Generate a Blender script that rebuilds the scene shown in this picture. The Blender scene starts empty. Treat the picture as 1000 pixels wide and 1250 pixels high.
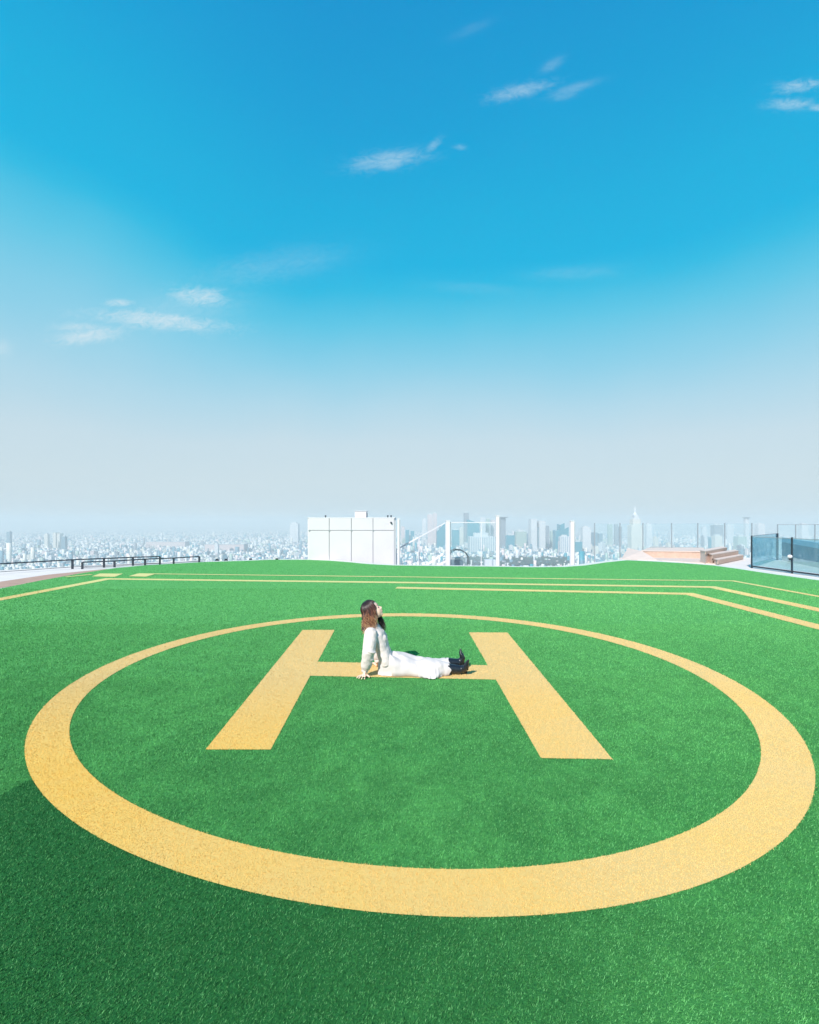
import bpy, bmesh, math, random
import numpy as np
from mathutils import Vector, Matrix, noise as mnoise

R = math.radians
C = bpy.context.scene.collection
scene = bpy.context.scene

# ------------------------------------------------------------------ camera
F = 607.0          # focal length in pixels of the 1000 px wide photograph
HZ = 637.0         # row of the horizon
CH = 1.75          # camera height above the turf
cam_d = bpy.data.cameras.new("camera")
cam = bpy.data.objects.new("camera", cam_d)
C.objects.link(cam)
cam.location = (0, 0, CH)
cam.rotation_euler = (R(90), 0, 0)
cam_d.sensor_fit = 'HORIZONTAL'
cam_d.sensor_width = 36.0
cam_d.lens = 36.0 * F / 1000.0
cam_d.shift_y = (HZ - 625.0) / 1000.0
cam_d.clip_start = 0.05
cam_d.clip_end = 250000.0
scene.camera = cam

# ------------------------------------------------------------------ exposure
vs = scene.view_settings
scene.display_settings.display_device = 'sRGB'
vs.view_transform = 'Standard'
vs.look = 'None'
vs.exposure = 0.55
vs.gamma = 1.0
vs.use_curve_mapping = False
EXPO = 2 ** 0.55
cy = scene.cycles
cy.max_bounces = 10
cy.diffuse_bounces = 3
cy.glossy_bounces = 3
cy.transmission_bounces = 6
cy.transparent_max_bounces = 12
cy.volume_bounces = 1
cy.use_denoising = True
cy.sample_clamp_indirect = 6.0

# ------------------------------------------------------------------ sun
SUN_EL = R(38.5)
sd = Vector((-0.485, -0.875, 0)).normalized() * math.cos(SUN_EL) + Vector((0, 0, math.sin(SUN_EL)))
sun_d = bpy.data.lights.new("sun", 'SUN')
sun_d.energy = 4.3
sun_d.angle = R(0.55)
sun_d.color = (1.0, 0.955, 0.89)
sun = bpy.data.objects.new("sun", sun_d)
C.objects.link(sun)
sun.rotation_euler = sd.to_track_quat('Z', 'Y').to_euler()

# ------------------------------------------------------------------ node helper
def lin(c):
    return tuple((v / 255 / 12.92) if v / 255 <= 0.04045 else ((v / 255 + 0.055) / 1.055) ** 2.4 for v in c)

class NT:
    def __init__(s, tree):
        s.t = tree; s.n = tree.nodes; s.l = tree.links
    def add(s, typ, **kw):
        n = s.n.new(typ)
        for k, v in kw.items():
            setattr(n, k, v)
        return n
    def put(s, sock, v):
        if isinstance(v, bpy.types.NodeSocket):
            s.l.new(v, sock)
        elif v is not None:
            if sock.type == 'RGBA' and len(v) == 3:
                v = (*v, 1)
            sock.default_value = v
    def math(s, op, a, b=None, c=None, clamp=False):
        n = s.add('ShaderNodeMath', operation=op, use_clamp=clamp)
        s.put(n.inputs[0], a); s.put(n.inputs[1], b)
        if c is not None: s.put(n.inputs[2], c)
        return n.outputs[0]
    def mix(s, f, a, b, mode='MIX'):
        n = s.add('ShaderNodeMix', data_type='RGBA', blend_type=mode)
        s.put(n.inputs[0], f); s.put(n.inputs[6], a); s.put(n.inputs[7], b)
        return n.outputs[2]
    def noise(s, vec, scale, detail=2, rough=0.5, dist=0.0, dims='3D'):
        n = s.add('ShaderNodeTexNoise', noise_dimensions=dims)
        if vec is not None: s.put(n.inputs['Vector'], vec)
        n.inputs['Scale'].default_value = scale
        n.inputs['Detail'].default_value = detail
        n.inputs['Roughness'].default_value = rough
        n.inputs['Distortion'].default_value = dist
        return n.outputs['Fac']
    def rng(s, v, a, b, c=0.0, d=1.0, smooth=False):
        n = s.add('ShaderNodeMapRange', clamp=True)
        if smooth: n.interpolation_type = 'SMOOTHSTEP'
        s.put(n.inputs[0], v)
        for i, x in enumerate((a, b, c, d)): s.put(n.inputs[i + 1], x)
        return n.outputs[0]
    def comb(s, x, y, z):
        n = s.add('ShaderNodeCombineXYZ')
        s.put(n.inputs[0], x); s.put(n.inputs[1], y); s.put(n.inputs[2], z)
        return n.outputs[0]

# ------------------------------------------------------------------ world: Nishita sky, pale towards the horizon, wisps of cloud
world = bpy.data.worlds.new("World")
scene.world = world
world.use_nodes = True
w = NT(world.node_tree)
w.n.clear()
out = w.add('ShaderNodeOutputWorld')
bg = w.add('ShaderNodeBackground')
w.l.new(bg.outputs[0], out.inputs[0])
sky = w.add('ShaderNodeTexSky', sky_type='NISHITA')
sky.sun_disc = False
sky.sun_elevation = SUN_EL
sky.sun_rotation = math.atan2(sd.x, sd.y)
sky.altitude = 230
sky.air_density = 1.0
sky.dust_density = 1.5
sky.ozone_density = 2.0
tc = w.add('ShaderNodeTexCoord')
sep = w.add('ShaderNodeSeparateXYZ')
w.l.new(tc.outputs['Generated'], sep.inputs[0])
dx, dy, dz = sep.outputs
el = w.math('MULTIPLY', w.math('ARCSINE', dz), 180 / math.pi)
az = w.math('MULTIPLY', w.math('ARCTAN2', dx, dy), 180 / math.pi)
# the pale air reaches higher towards the left
lift = w.math('MULTIPLY', w.rng(az, -44, -8, 5.5, 0.0, smooth=True), w.rng(el, 12, 28, 0.0, 1.0))
wob = w.math('MULTIPLY', w.math('SUBTRACT', w.noise(tc.outputs['Generated'], 2.2, 3, 0.5), 0.5), 5.0)
ele = w.math('ADD', w.math('SUBTRACT', el, lift), wob)
ramp = w.add('ShaderNodeValToRGB')
w.l.new(w.math('DIVIDE', ele, 90.0, clamp=True), ramp.inputs[0])
stops = [(-1, (207, 223, 230)), (4, (208, 225, 232)), (8.5, (202, 224, 234)), (12.7, (179, 219, 236)), (17, (142, 211, 236)),
         (21.5, (92, 201, 234)), (24.8, (36, 189, 231)), (27, (0, 182, 230)), (32, (0, 176, 226)), (39, (0, 163, 220)),
         (47, (0, 151, 214)), (90, (0, 120, 190))]
cr = ramp.color_ramp
while len(cr.elements) < len(stops):
    cr.elements.new(0.5)
for e, (p, c) in zip(cr.elements, stops):
    e.position = max(0.0, p / 90)
for e, (p, c) in zip(cr.elements, stops):
    lc = lin(c)
    e.color = (lc[0], lc[1], lc[2], 1)
air = ramp.outputs[0]
nish = w.mix(1.0, sky.outputs[0], (0.0, 0.125, 0.10), 'MULTIPLY')
nish_low = w.mix(1.0, sky.outputs[0], (0.085, 0.098, 0.105), 'MULTIPLY')
nis = w.mix(w.rng(ele, 10, 26), nish_low, nish)
col = w.mix(0.94, nis, air)
# clouds: each wisp has its place in the sky dome (tangent coordinates) and its own ragged noise
u = w.math('DIVIDE', dx, w.math('MAXIMUM', dy, 0.05))
v = w.math('DIVIDE', dz, w.math('MAXIMUM', dy, 0.05))
wisps = [(192, 391, 84, 12, 0.10, .95), (243, 363, 38, 13, 0.05, .85), (108, 410, 44, 11, -0.12, .95), (100, 400, 34, 6, 0.0, .7), (144, 370, 20, 5, 0.0, .8), (225, 376, 66, 22, -0.1, .29),
         (472, 196, 46, 12, -0.14, .46), (529, 178, 11, 7, -0.7, .30), (634, 111, 40, 9, -0.24, .42), (674, 79, 13, 7, -.5, .22), (690, 116, 16, 6, -0.3, .22),
         (976, 105, 30, 8, -0.12, .62), (965, 127, 28, 8, -0.03, .55), (1000, 131, 14, 5, 0, .55), (0, 425, 16, 12, 0, .5),
         (330, 325, 90, 20, -0.16, .20), (700, 333, 60, 9, -0.05, .14), (580, 352, 60, 7, 0.05, .10), (575, 36, 26, 7, -0.4, .09), (700, 108, 30, 6, -0.3, .25), (562, 180, 9, 4, 0, .3)]
nv = w.comb(w.math('MULTIPLY', u, 5.0), w.math('MULTIPLY', w.math('ADD', v, w.math('MULTIPLY', u, -0.12)), 11.0), 0.3)
n1 = w.noise(nv, 7.5, 10, 0.70, 1.0)
n2 = w.noise(nv, 1.2, 4, 0.5)
nn = w.math('ADD', w.math('MULTIPLY', n1, 0.75), w.math('MULTIPLY', n2, 0.25))
total = None
for (px, py, sx, sy, tilt, a) in wisps:
    cu, cv = (px - 500) / F, (HZ - py) / F
    du = w.math('SUBTRACT', u, cu); dv = w.math('SUBTRACT', v, cv)
    dv = w.math('ADD', dv, w.math('MULTIPLY', du, tilt))
    q = w.math('ADD', w.math('POWER', w.math('ABSOLUTE', w.math('MULTIPLY', du, F / sx)), 2.0),
               w.math('POWER', w.math('ABSOLUTE', w.math('MULTIPLY', dv, F / sy)), 2.0))
    m = w.math('POWER', 2.718, w.math('MULTIPLY', q, -0.8))
    soft = a < 0.3
    rag = w.rng(w.math('ADD', nn, w.math('MULTIPLY', m, 0.26)), 0.54 if not soft else 0.45, 0.92 if not soft else 1.0, 0, 1)
    t = w.math('MULTIPLY', w.math('MULTIPLY', rag, w.rng(m, 0.02, 0.75)), a * 0.98)
    total = t if total is None else w.math('MAXIMUM', total, t)
total = w.math('MULTIPLY', total, w.math('GREATER_THAN', dy, 0.06))
col = w.mix(total, col, lin((214, 232, 241)))
w.l.new(col, bg.inputs[0])
bg.inputs[1].default_value = 1.0 / EXPO

# ------------------------------------------------------------------ helpers
def gp(x, y, z=0.0):
    """point on the plane of height z seen at photograph pixel (x, y)"""
    Y = (CH - z) * F / (y - HZ)
    return ((x - 500) * Y / F, Y, z)
def at(x, y, Y):
    return ((x - 500) * Y / F, Y, CH - (y - HZ) * Y / F)

def tag(o, label=None, cat=None, group=None, kind=None):
    if label: o['label'] = label
    if cat: o['category'] = cat
    if group: o['group'] = group
    if kind: o['kind'] = kind
    return o

def link(name, me, mat=None, parent=None, smooth=False):
    if mat is not None:
        me.materials.append(mat)
    if smooth:
        me.polygons.foreach_set('use_smooth', [True] * len(me.polygons))
    o = bpy.data.objects.new(name, me)
    C.objects.link(o)
    if parent: o.parent = parent
    return o

def empty(name, loc=(0, 0, 0)):
    o = bpy.data.objects.new(name, None)
    o.empty_display_size = 0.1
    C.objects.link(o)
    o.location = loc
    return o

class MB:
    """collects shapes, links them as one mesh"""
    def __init__(s):
        s.v = []; s.f = []
    def quad(s, *p):
        b = len(s.v); s.v += [tuple(q) for q in p]; s.f.append(tuple(range(b, b + len(p))))
    def box(s, x0, x1, y0, y1, z0, z1):
        b = len(s.v)
        s.v += [(x0, y0, z0), (x1, y0, z0), (x1, y1, z0), (x0, y1, z0), (x0, y0, z1), (x1, y0, z1), (x1, y1, z1), (x0, y1, z1)]
        s.f += [tuple(b + i for i in q) for q in ((0, 3, 2, 1), (4, 5, 6, 7), (0, 1, 5, 4), (1, 2, 6, 5), (2, 3, 7, 6), (3, 0, 4, 7))]
        return s
    def prism(s, poly, z0, z1):
        """poly counter-clockwise in xy"""
        n = len(poly); b = len(s.v)
        z1s = z1 if isinstance(z1, (list, tuple)) else [z1] * n
        s.v += [(p[0], p[1], z0) for p in poly] + [(p[0], p[1], z1s[i]) for i, p in enumerate(poly)]
        s.f.append(tuple(b + i for i in reversed(range(n))))
        s.f.append(tuple(b + n + i for i in range(n)))
        for i in range(n):
            j = (i + 1) % n
            s.f.append((b + i, b + j, b + n + j, b + n + i))
        return s
    def bar(s, a, b_, wd, ht=None, up=(0, 0, 1)):
        a = Vector(a); b_ = Vector(b_); ht = ht or wd
        d = (b_ - a).normalized(); u_ = Vector(up)
        if abs(d.dot(u_)) > 0.98: u_ = Vector((0, 1, 0))
        sx = d.cross(u_).normalized() * wd / 2; sz = sx.cross(d).normalized() * ht / 2
        b = len(s.v)
        for p in (a, b_):
            s.v += [tuple(p - sx - sz), tuple(p + sx - sz), tuple(p + sx + sz), tuple(p - sx + sz)]
        s.f += [tuple(b + i for i in q) for q in ((3, 2, 1, 0), (4, 5, 6, 7), (0, 1, 5, 4), (1, 2, 6, 5), (2, 3, 7, 6), (3, 0, 4, 7))]
        return s
    def tube(s, pts, rads, n=10, cap=True):
        """rads: list of r or (ra, rb)"""
        pts = [Vector(p) for p in pts]; b = len(s.v); m = len(pts); ref = Vector((0, 1, 0.02))
        for i, p in enumerate(pts):
            d = (pts[min(i + 1, m - 1)] - pts[max(i - 1, 0)]).normalized()
            r = ref
            if abs(d.dot(r)) > 0.95: r = Vector((0, 0, 1))
            a = (r - d * r.dot(d)).normalized(); c = d.cross(a)
            ra, rb = rads[i] if isinstance(rads[i], (tuple, list)) else (rads[i], rads[i])
            for k in range(n):
                t = 2 * math.pi * k / n
                s.v.append(tuple(p + a * math.cos(t) * ra + c * math.sin(t) * rb))
        for i in range(m - 1):
            for k in range(n):
                k2 = (k + 1) % n
                s.f.append((b + i * n + k, b + i * n + k2, b + (i + 1) * n + k2, b + (i + 1) * n + k))
        if cap:
            s.f.append(tuple(b + k for k in reversed(range(n))))
            s.f.append(tuple(b + (m - 1) * n + k for k in range(n)))
        return s
    def ball(s, c, r, rot=None, nu=14, nv_=9):
        r = r if isinstance(r, (tuple, list)) else (r, r, r)
        M = rot or Matrix.Identity(3); b = len(s.v); c = Vector(c)
        s.v.append(tuple(c + M @ Vector((0, 0, -r[2]))))
        for j in range(1, nv_):
            ph = -math.pi / 2 + math.pi * j / nv_
            for k in range(nu):
                t = 2 * math.pi * k / nu
                s.v.append(tuple(c + M @ Vector((r[0] * math.cos(ph) * math.cos(t), r[1] * math.cos(ph) * math.sin(t), r[2] * math.sin(ph)))))
        s.v.append(tuple(c + M @ Vector((0, 0, r[2]))))
        last = len(s.v) - 1
        for k in range(nu):
            k2 = (k + 1) % nu
            s.f.append((b, b + 1 + k2, b + 1 + k))
            s.f.append((last, b + 1 + (nv_ - 2) * nu + k, b + 1 + (nv_ - 2) * nu + k2))
            for j in range(nv_ - 2):
                s.f.append((b + 1 + j * nu + k, b + 1 + j * nu + k2, b + 1 + (j + 1) * nu + k2, b + 1 + (j + 1) * nu + k))
        return s
    def mesh(s, name):
        me = bpy.data.meshes.new(name); me.from_pydata(s.v, [], s.f); me.update()
        return me
    def build(s, name, mat, parent=None, smooth=False, bevel=0.0):
        o = link(name, s.mesh(name), mat, parent, smooth)
        if bevel:
            md = o.modifiers.new('bevel', 'BEVEL'); md.width = bevel; md.segments = 2; md.limit_method = 'ANGLE'
        return o
    def fused(s, name, mat, parent=None, voxel=0.006, smooth=4, disp=0.0, dscale=20.0, keep=None):
        """voxel-remesh the overlapping shapes into one continuous skin"""
        me = s.mesh(name + '_raw')
        o = bpy.data.objects.new(name + '_raw', me); tmp = bpy.data.scenes.new('mesh_workshop'); tmp.collection.objects.link(o)
        md = o.modifiers.new('r', 'REMESH'); md.mode = 'VOXEL'; md.voxel_size = voxel; md.adaptivity = 0
        if smooth:
            sm = o.modifiers.new('s', 'SMOOTH'); sm.factor = 0.5; sm.iterations = smooth
        with bpy.context.temp_override(scene=tmp, view_layer=tmp.view_layers[0]):
            dg = bpy.context.evaluated_depsgraph_get()
        res = bpy.data.meshes.new_from_object(o.evaluated_get(dg))
        bpy.data.objects.remove(o); bpy.data.meshes.remove(me); bpy.data.scenes.remove(tmp)
        res.name = name
        if disp:
            for vv in res.vertices:
                p = vv.co
                vv.co = p + vv.normal * disp * mnoise.noise(p * dscale)
        return link(name, res, mat, parent, True)

def pbr(name, col, rough=0.7, metal=0.0, spec=0.4, var=0.0, vscale=3.0, bump=0.0, bscale=40.0):
    m = bpy.data.materials.new(name); m.use_nodes = True
    t = NT(m.node_tree); p = t.n['Principled BSDF']
    p.inputs['Roughness'].default_value = rough
    p.inputs['Metallic'].default_value = metal
    p.inputs['Specular IOR Level'].default_value = spec
    if var:
        co = t.add('ShaderNodeTexCoord').outputs['Object']
        n = t.noise(co, vscale, 5, 0.6)
        c = t.mix(t.rng(n, 0.3, 0.7), tuple(x * (1 - var) for x in col), tuple(min(1, x * (1 + var)) for x in col))
        t.l.new(c, p.inputs['Base Color'])
    else:
        p.inputs['Base Color'].default_value = (*col, 1)
    if bump:
        co = t.add('ShaderNodeTexCoord').outputs['Object']
        b = t.add('ShaderNodeBump'); b.inputs['Strength'].default_value = bump; b.inputs['Distance'].default_value = 0.01
        t.l.new(t.noise(co, bscale, 4, 0.6), b.inputs['Height'])
        t.l.new(b.outputs[0], p.inputs['Normal'])
    return m

def glass_mat(name, tint, refl=0.12, rough=0.0, body=(0.5, 0.7, 0.8), bodyf=0.1):
    m = bpy.data.materials.new(name); m.use_nodes = True
    t = NT(m.node_tree); t.n.remove(t.n['Principled BSDF'])
    o = [n for n in t.n if n.type == 'OUTPUT_MATERIAL'][0]
    tr = t.add('ShaderNodeBsdfTransparent'); tr.inputs[0].default_value = (*tint, 1)
    gl = t.add('ShaderNodeBsdfGlossy'); gl.inputs['Roughness'].default_value = rough
    di = t.add('ShaderNodeBsdfDiffuse'); di.inputs[0].default_value = (*body, 1)
    fr = t.add('ShaderNodeFresnel'); fr.inputs[0].default_value = 1.45
    m1 = t.add('ShaderNodeMixShader'); m1.inputs[0].default_value = bodyf
    t.l.new(tr.outputs[0], m1.inputs[1]); t.l.new(di.outputs[0], m1.inputs[2])
    m2 = t.add('ShaderNodeMixShader')
    t.l.new(t.math('ADD', t.math('MULTIPLY', fr.outputs[0], refl), refl * 0.1), m2.inputs[0])
    t.l.new(m1.outputs[0], m2.inputs[1]); t.l.new(gl.outputs[0], m2.inputs[2])
    t.l.new(m2.outputs[0], o.inputs[0])
    return m

# ------------------------------------------------------------------ turf and markings
GREEN = (0.095, 0.405, 0.098)
YEL = (0.80, 0.54, 0.195)

def turf_mat(name, blades):
    m = bpy.data.materials.new(name); m.use_nodes = True
    t = NT(m.node_tree); p = t.n['Principled BSDF']
    pos = t.add('ShaderNodeNewGeometry').outputs['Position']
    big = t.noise(pos, 0.55, 4, 0.6)
    mid = t.noise(pos, 2.6, 7, 0.72, 0.5)
    fine = t.noise(pos, 38, 5, 0.75)
    s = t.add('ShaderNodeSeparateXYZ'); t.l.new(pos, s.inputs[0])
    # the turf is coloured darker outside the circle on the near left
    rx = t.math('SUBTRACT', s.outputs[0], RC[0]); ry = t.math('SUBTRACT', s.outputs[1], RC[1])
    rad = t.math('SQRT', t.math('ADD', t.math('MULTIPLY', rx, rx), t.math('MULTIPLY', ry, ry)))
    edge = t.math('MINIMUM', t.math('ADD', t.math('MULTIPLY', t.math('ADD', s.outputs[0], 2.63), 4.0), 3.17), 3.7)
    nearw = t.rng(t.math('SUBTRACT', t.math('ADD', s.outputs[1], t.math('MULTIPLY', t.math('SUBTRACT', mid, 0.5), 0.5)), edge), -0.12, 0.12, 1, 0, smooth=True)
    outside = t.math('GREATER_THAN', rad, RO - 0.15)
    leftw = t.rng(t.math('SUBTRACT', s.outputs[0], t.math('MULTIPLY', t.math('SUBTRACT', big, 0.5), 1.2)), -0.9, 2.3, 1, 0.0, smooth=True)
    dark = t.math('MULTIPLY', t.math('MULTIPLY', nearw, outside), leftw)
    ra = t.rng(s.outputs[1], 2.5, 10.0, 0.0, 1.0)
    g1 = t.mix(t.rng(big, 0.35, 0.65), tuple(x * k for x, k in zip(GREEN, (0.85, 0.84, 0.84))), tuple(x * k for x, k in zip(GREEN, (1.35, 1.12, 1.15))))
    g1 = t.mix(t.math('MULTIPLY', t.rng(mid, 0.40, 0.58, 1, 0), 0.58), g1, tuple(x * 0.50 for x in GREEN))
    g1 = t.mix(t.math('MULTIPLY', t.rng(t.noise(pos, 7.0, 4, 0.7), 0.42, 0.60, 1, 0), 0.35), g1, tuple(x * 0.55 for x in GREEN))
    # the turf turns paler farther off
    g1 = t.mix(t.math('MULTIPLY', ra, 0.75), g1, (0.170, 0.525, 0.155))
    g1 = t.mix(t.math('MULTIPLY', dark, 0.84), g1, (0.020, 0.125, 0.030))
    if blades:
        a = t.add('ShaderNodeAttribute', attribute_name='v').outputs['Fac']
        g1 = t.mix(t.rng(a, 0.0, 0.75, 0.80, 0.0), g1, (0.008, 0.085, 0.025))
        g1 = t.mix(t.rng(a, 0.62, 1.0, 0.0, 0.45), g1, (0.26, 0.64, 0.26))
        p.inputs['Roughness'].default_value = 0.65
        p.inputs['Specular IOR Level'].default_value = 0.12
    else:
        g1 = t.mix(t.rng(fine, 0.3, 0.7, 0.6, 0.0), g1, (0.01, 0.11, 0.035))
        bscl = t.add('ShaderNodeBump'); bscl.inputs['Strength'].default_value = 0.8; bscl.inputs['Distance'].default_value = 0.012
        t.l.new(t.noise(pos, 90, 4, 0.7), bscl.inputs['Height']); t.l.new(bscl.outputs[0], p.inputs['Normal'])
        p.inputs['Roughness'].default_value = 0.9
        p.inputs['Specular IOR Level'].default_value = 0.1
    t.l.new(g1, p.inputs['Base Color'])
    return m

def yellow_mat(name, blades):
    m = bpy.data.materials.new(name); m.use_nodes = True
    t = NT(m.node_tree); p = t.n['Principled BSDF']
    pos = t.add('ShaderNodeNewGeometry').outputs['Position']
    s = t.add('ShaderNodeSeparateXYZ'); t.l.new(pos, s.inputs[0])
    mid = t.noise(pos, 1.3, 6, 0.65, 0.5); fine = t.noise(pos, 45, 5, 0.75)
    pale_mix = t.math('ADD', t.rng(s.outputs[0], -3.2, 1.6, 0.0, 0.75), t.math('MULTIPLY', t.math('SUBTRACT', mid, 0.5), 0.8), clamp=True)  # the yellow gets paler to the right and farther off
    pale_mix = t.math('MAXIMUM', pale_mix, t.rng(s.outputs[1], 3.2, 5.5, 0.0, 0.9))
    c = t.mix(pale_mix, (0.78, 0.470, 0.100), (0.665, 0.472, 0.215))
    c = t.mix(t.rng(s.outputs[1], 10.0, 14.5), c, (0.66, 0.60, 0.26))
    if blades:
        a = t.add('ShaderNodeAttribute', attribute_name='v').outputs['Fac']
        c = t.mix(t.rng(a, 0.0, 0.5, 0.12, 0.0), c, (0.55, 0.31, 0.07))
        c = t.mix(t.rng(a, 0.8, 1.0, 0.0, 0.15), c, (0.86, 0.72, 0.42))
    else:
        c = t.mix(t.rng(fine, 0.3, 0.65, 0.25, 0.0), c, (0.55, 0.34, 0.08))
    p.inputs['Roughness'].default_value = 0.8
    p.inputs['Specular IOR Level'].default_value = 0.15
    t.l.new(c, p.inputs['Base Color'])
    return m

# circle of the helipad, measured on the ground
RC = (0.075, 5.84); RO = 3.635; RI = 3.335; SK = 1.02e-4   # SK: the circle is laid very slightly out of round
turf_edge_px = [(0, 718), (50, 708.5), (98, 700), (140, 693.5), (180, 689.9), (250, 686), (300, 684.5), (330, 683.3), (375, 683.3), (400, 684.2), (425, 686.2),
                (450, 688.6), (480, 690.2), (540, 691), (600, 691.6), (650, 692.4), (690, 692.0), (715, 690.2), (740, 686.5), (765, 683.9),
                (800, 685.5), (835, 687.5), (870, 690.2), (900, 694.2), (940, 700.3), (1000, 708.7)]
turf_poly = [gp(*p)[:2] for p in turf_edge_px]
turf_poly = [(-10.75, -14.0)] + [(-10.75, turf_poly[0][1])] + turf_poly[1:-1] + [(12.25, turf_poly[-1][1]), (12.25, -14.0)]
turf_ccw = list(reversed(turf_poly))

def band(a, b, wd):
    a = Vector(a[:2]); b = Vector(b[:2]); d = (b - a).normalized(); n = Vector((-d.y, d.x)) * wd / 2
    return [tuple(a - n), tuple(b - n), tuple(b + n), tuple(a + n)]
def corner(p0, p1, p2, wd):
    """two bands with a mitred corner as one outline"""
    P = [Vector(p[:2]) for p in (p0, p1, p2)]
    d1 = (P[1] - P[0]).normalized(); d2 = (P[2] - P[1]).normalized()
    n1 = Vector((-d1.y, d1.x)); n2 = Vector((-d2.y, d2.x)); m_ = (n1 + n2).normalized(); k = wd / 2 / m_.dot(n1)
    return [tuple(P[0] - n1 * wd / 2), tuple(P[1] - m_ * k), tuple(P[2] - n2 * wd / 2), tuple(P[2] + n2 * wd / 2), tuple(P[1] + m_ * k), tuple(P[0] + n1 * wd / 2)]
def pxpoly(*ps):
    return [gp(*p)[:2] for p in ps]
def arc_poly(n=160):
    return n

H_left = pxpoly((251, 915.5), (330.5, 915.5), (408.5, 769.3), (369.5, 769.3))
H_right = pxpoly((660.5, 926), (748, 927.5), (619.5, 772.5), (572.5, 772.3))
H_bar_px = [(378.5, 825.3), (606.5, 830.0), (596.5, 812.5), (388.5, 808.3)]
H_bar = pxpoly(*H_bar_px)
Lfront = corner((-9.15, -10.0), gp(133, 706.6), gp(500, 711.4), 0.33)
markings = {
    'letter_leg_left': H_left, 'letter_leg_right': H_right, 'letter_bar': H_bar,
}
line_polys = [
    ('boundary_line', corner((-9.16, -10.0), gp(131, 706.8), gp(500, 711.3), 0.33), 'yellow line down the left of the turf that turns and runs behind the circle'),
    ('boundary_line', corner(gp(500, 711.3), gp(870, 716.8), (8.17, -10), 0.33), 'middle yellow line behind the circle bending down the right side'),
    ('boundary_line', corner(gp(484, 717.6), gp(842, 725.2), (6.84, -10), 0.34), 'thickest yellow line, nearest behind the circle, bending down the right side'),
    ('boundary_line', corner(gp(168, 700.4), gp(895, 709.3), (9.65, -10), 0.17), 'thin pale line farthest behind the circle near the turf edge'),
    ('boundary_line', pxpoly((112, 703.8), (140, 704.4), (150, 700.5), (122, 700.3)), 'short slanted yellow patch at the far left corner, outer one'),
    ('boundary_line', pxpoly((157, 703.6), (178, 704.2), (190, 700.8), (168, 700.4)), 'short slanted yellow patch at the far left corner, inner one'),
    ('boundary_line', band(gp(80, 704.6), gp(112, 701.4), 0.16), 'thin yellow dash in the far left corner of the turf'),
]
def inside(poly, X, Y):
    r = np.zeros(X.shape, bool); n = len(poly); j = n - 1
    for i in range(n):
        xi, yi = poly[i]; xj, yj = poly[j]
        if yi != yj:
            c = ((yi > Y) != (yj > Y)) & (X < (xj - xi) * (Y - yi) / (yj - yi) + xi)
            r ^= c
        j = i
    return r

rngn = np.random.default_rng(7)
def scatter():
    """blade roots: thick near the path where people stand, thinner and coarser farther off"""
    out_ = []
    zones = [(0.9, 2.2, 36000, 0.0015, 0.009), (2.2, 3.6, 24000, 0.0017, 0.010), (3.6, 5.6, 13500, 0.0023, 0.012), (5.6, 8.5, 6000, 0.0034, 0.013),
             (8.5, 13.0, 1900, 0.0058, 0.014), (13.0, 23.0, 500, 0.008, 0.012)]
    for y0, y1, dens, wd, ln in zones:
        xw = 0.90 * y1 + 0.5
        n = int((y1 - y0) * 2 * xw * dens)
        X = rngn.uniform(-xw, xw, n); Y = rngn.uniform(y0, y1, n)
        k = np.abs(X) < 0.90 * Y + 0.5
        X = X[k]; Y = Y[k]
        out_.append((X, Y, np.full(X.shape, wd), np.full(X.shape, ln)))
    X, Y, W, L = (np.concatenate([o[i] for o in out_]) for i in range(4))
    k = inside(turf_poly, X, Y)
    return X[k], Y[k], W[k], L[k]

def blade_mesh(name, X, Y, W, L, z0=0.0, pile=1.0):
    n = len(X)
    az_ = rngn.uniform(0, 2 * np.pi, n)                      # facing of the blade
    tilt = np.abs(rngn.normal(0.0, 0.75, n)).clip(0, 1.35) * pile
    lean = rngn.uniform(0, 2 * np.pi, n)
    hgt = L * rngn.uniform(0.65, 1.2, n)
    lx = np.cos(lean) * np.sin(tilt) * hgt + 0.003 * pile; ly = np.sin(lean) * np.sin(tilt) * hgt
    lz = np.cos(tilt) * hgt
    wx = np.cos(az_) * W / 2 * 1.6; wy = np.sin(az_) * W / 2 * 1.6
    co = np.empty((n, 4, 3), np.float32)
    co[:, 0] = np.stack([X - wx, Y - wy, np.full(n, z0)], 1)
    co[:, 1] = np.stack([X + wx, Y + wy, np.full(n, z0)], 1)
    co[:, 2] = np.stack([X + lx + wx * 0.35, Y + ly + wy * 0.35, z0 + lz], 1)
    co[:, 3] = np.stack([X + lx - wx * 0.35, Y + ly - wy * 0.35, z0 + lz], 1)
    me = bpy.data.meshes.new(name)
    me.vertices.add(n * 4); me.vertices.foreach_set('co', co.ravel())
    me.loops.add(n * 4); me.loops.foreach_set('vertex_index', np.arange(n * 4, dtype=np.int32))
    me.polygons.add(n); me.polygons.foreach_set('loop_start', np.arange(0, n * 4, 4, dtype=np.int32))
    me.polygons.foreach_set('loop_total', np.full(n, 4, np.int32))
    me.update(calc_edges=True)
    at_ = me.attributes.new('v', 'FLOAT', 'POINT')
    at_.data.foreach_set('value', np.repeat(rngn.uniform(0, 1, n), 4).astype(np.float32))
    return me

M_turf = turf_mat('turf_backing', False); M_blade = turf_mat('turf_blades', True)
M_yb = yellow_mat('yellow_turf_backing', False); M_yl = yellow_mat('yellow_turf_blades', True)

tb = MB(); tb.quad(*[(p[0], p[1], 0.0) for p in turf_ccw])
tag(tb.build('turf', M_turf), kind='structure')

X, Y, W, L = scatter()
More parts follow.
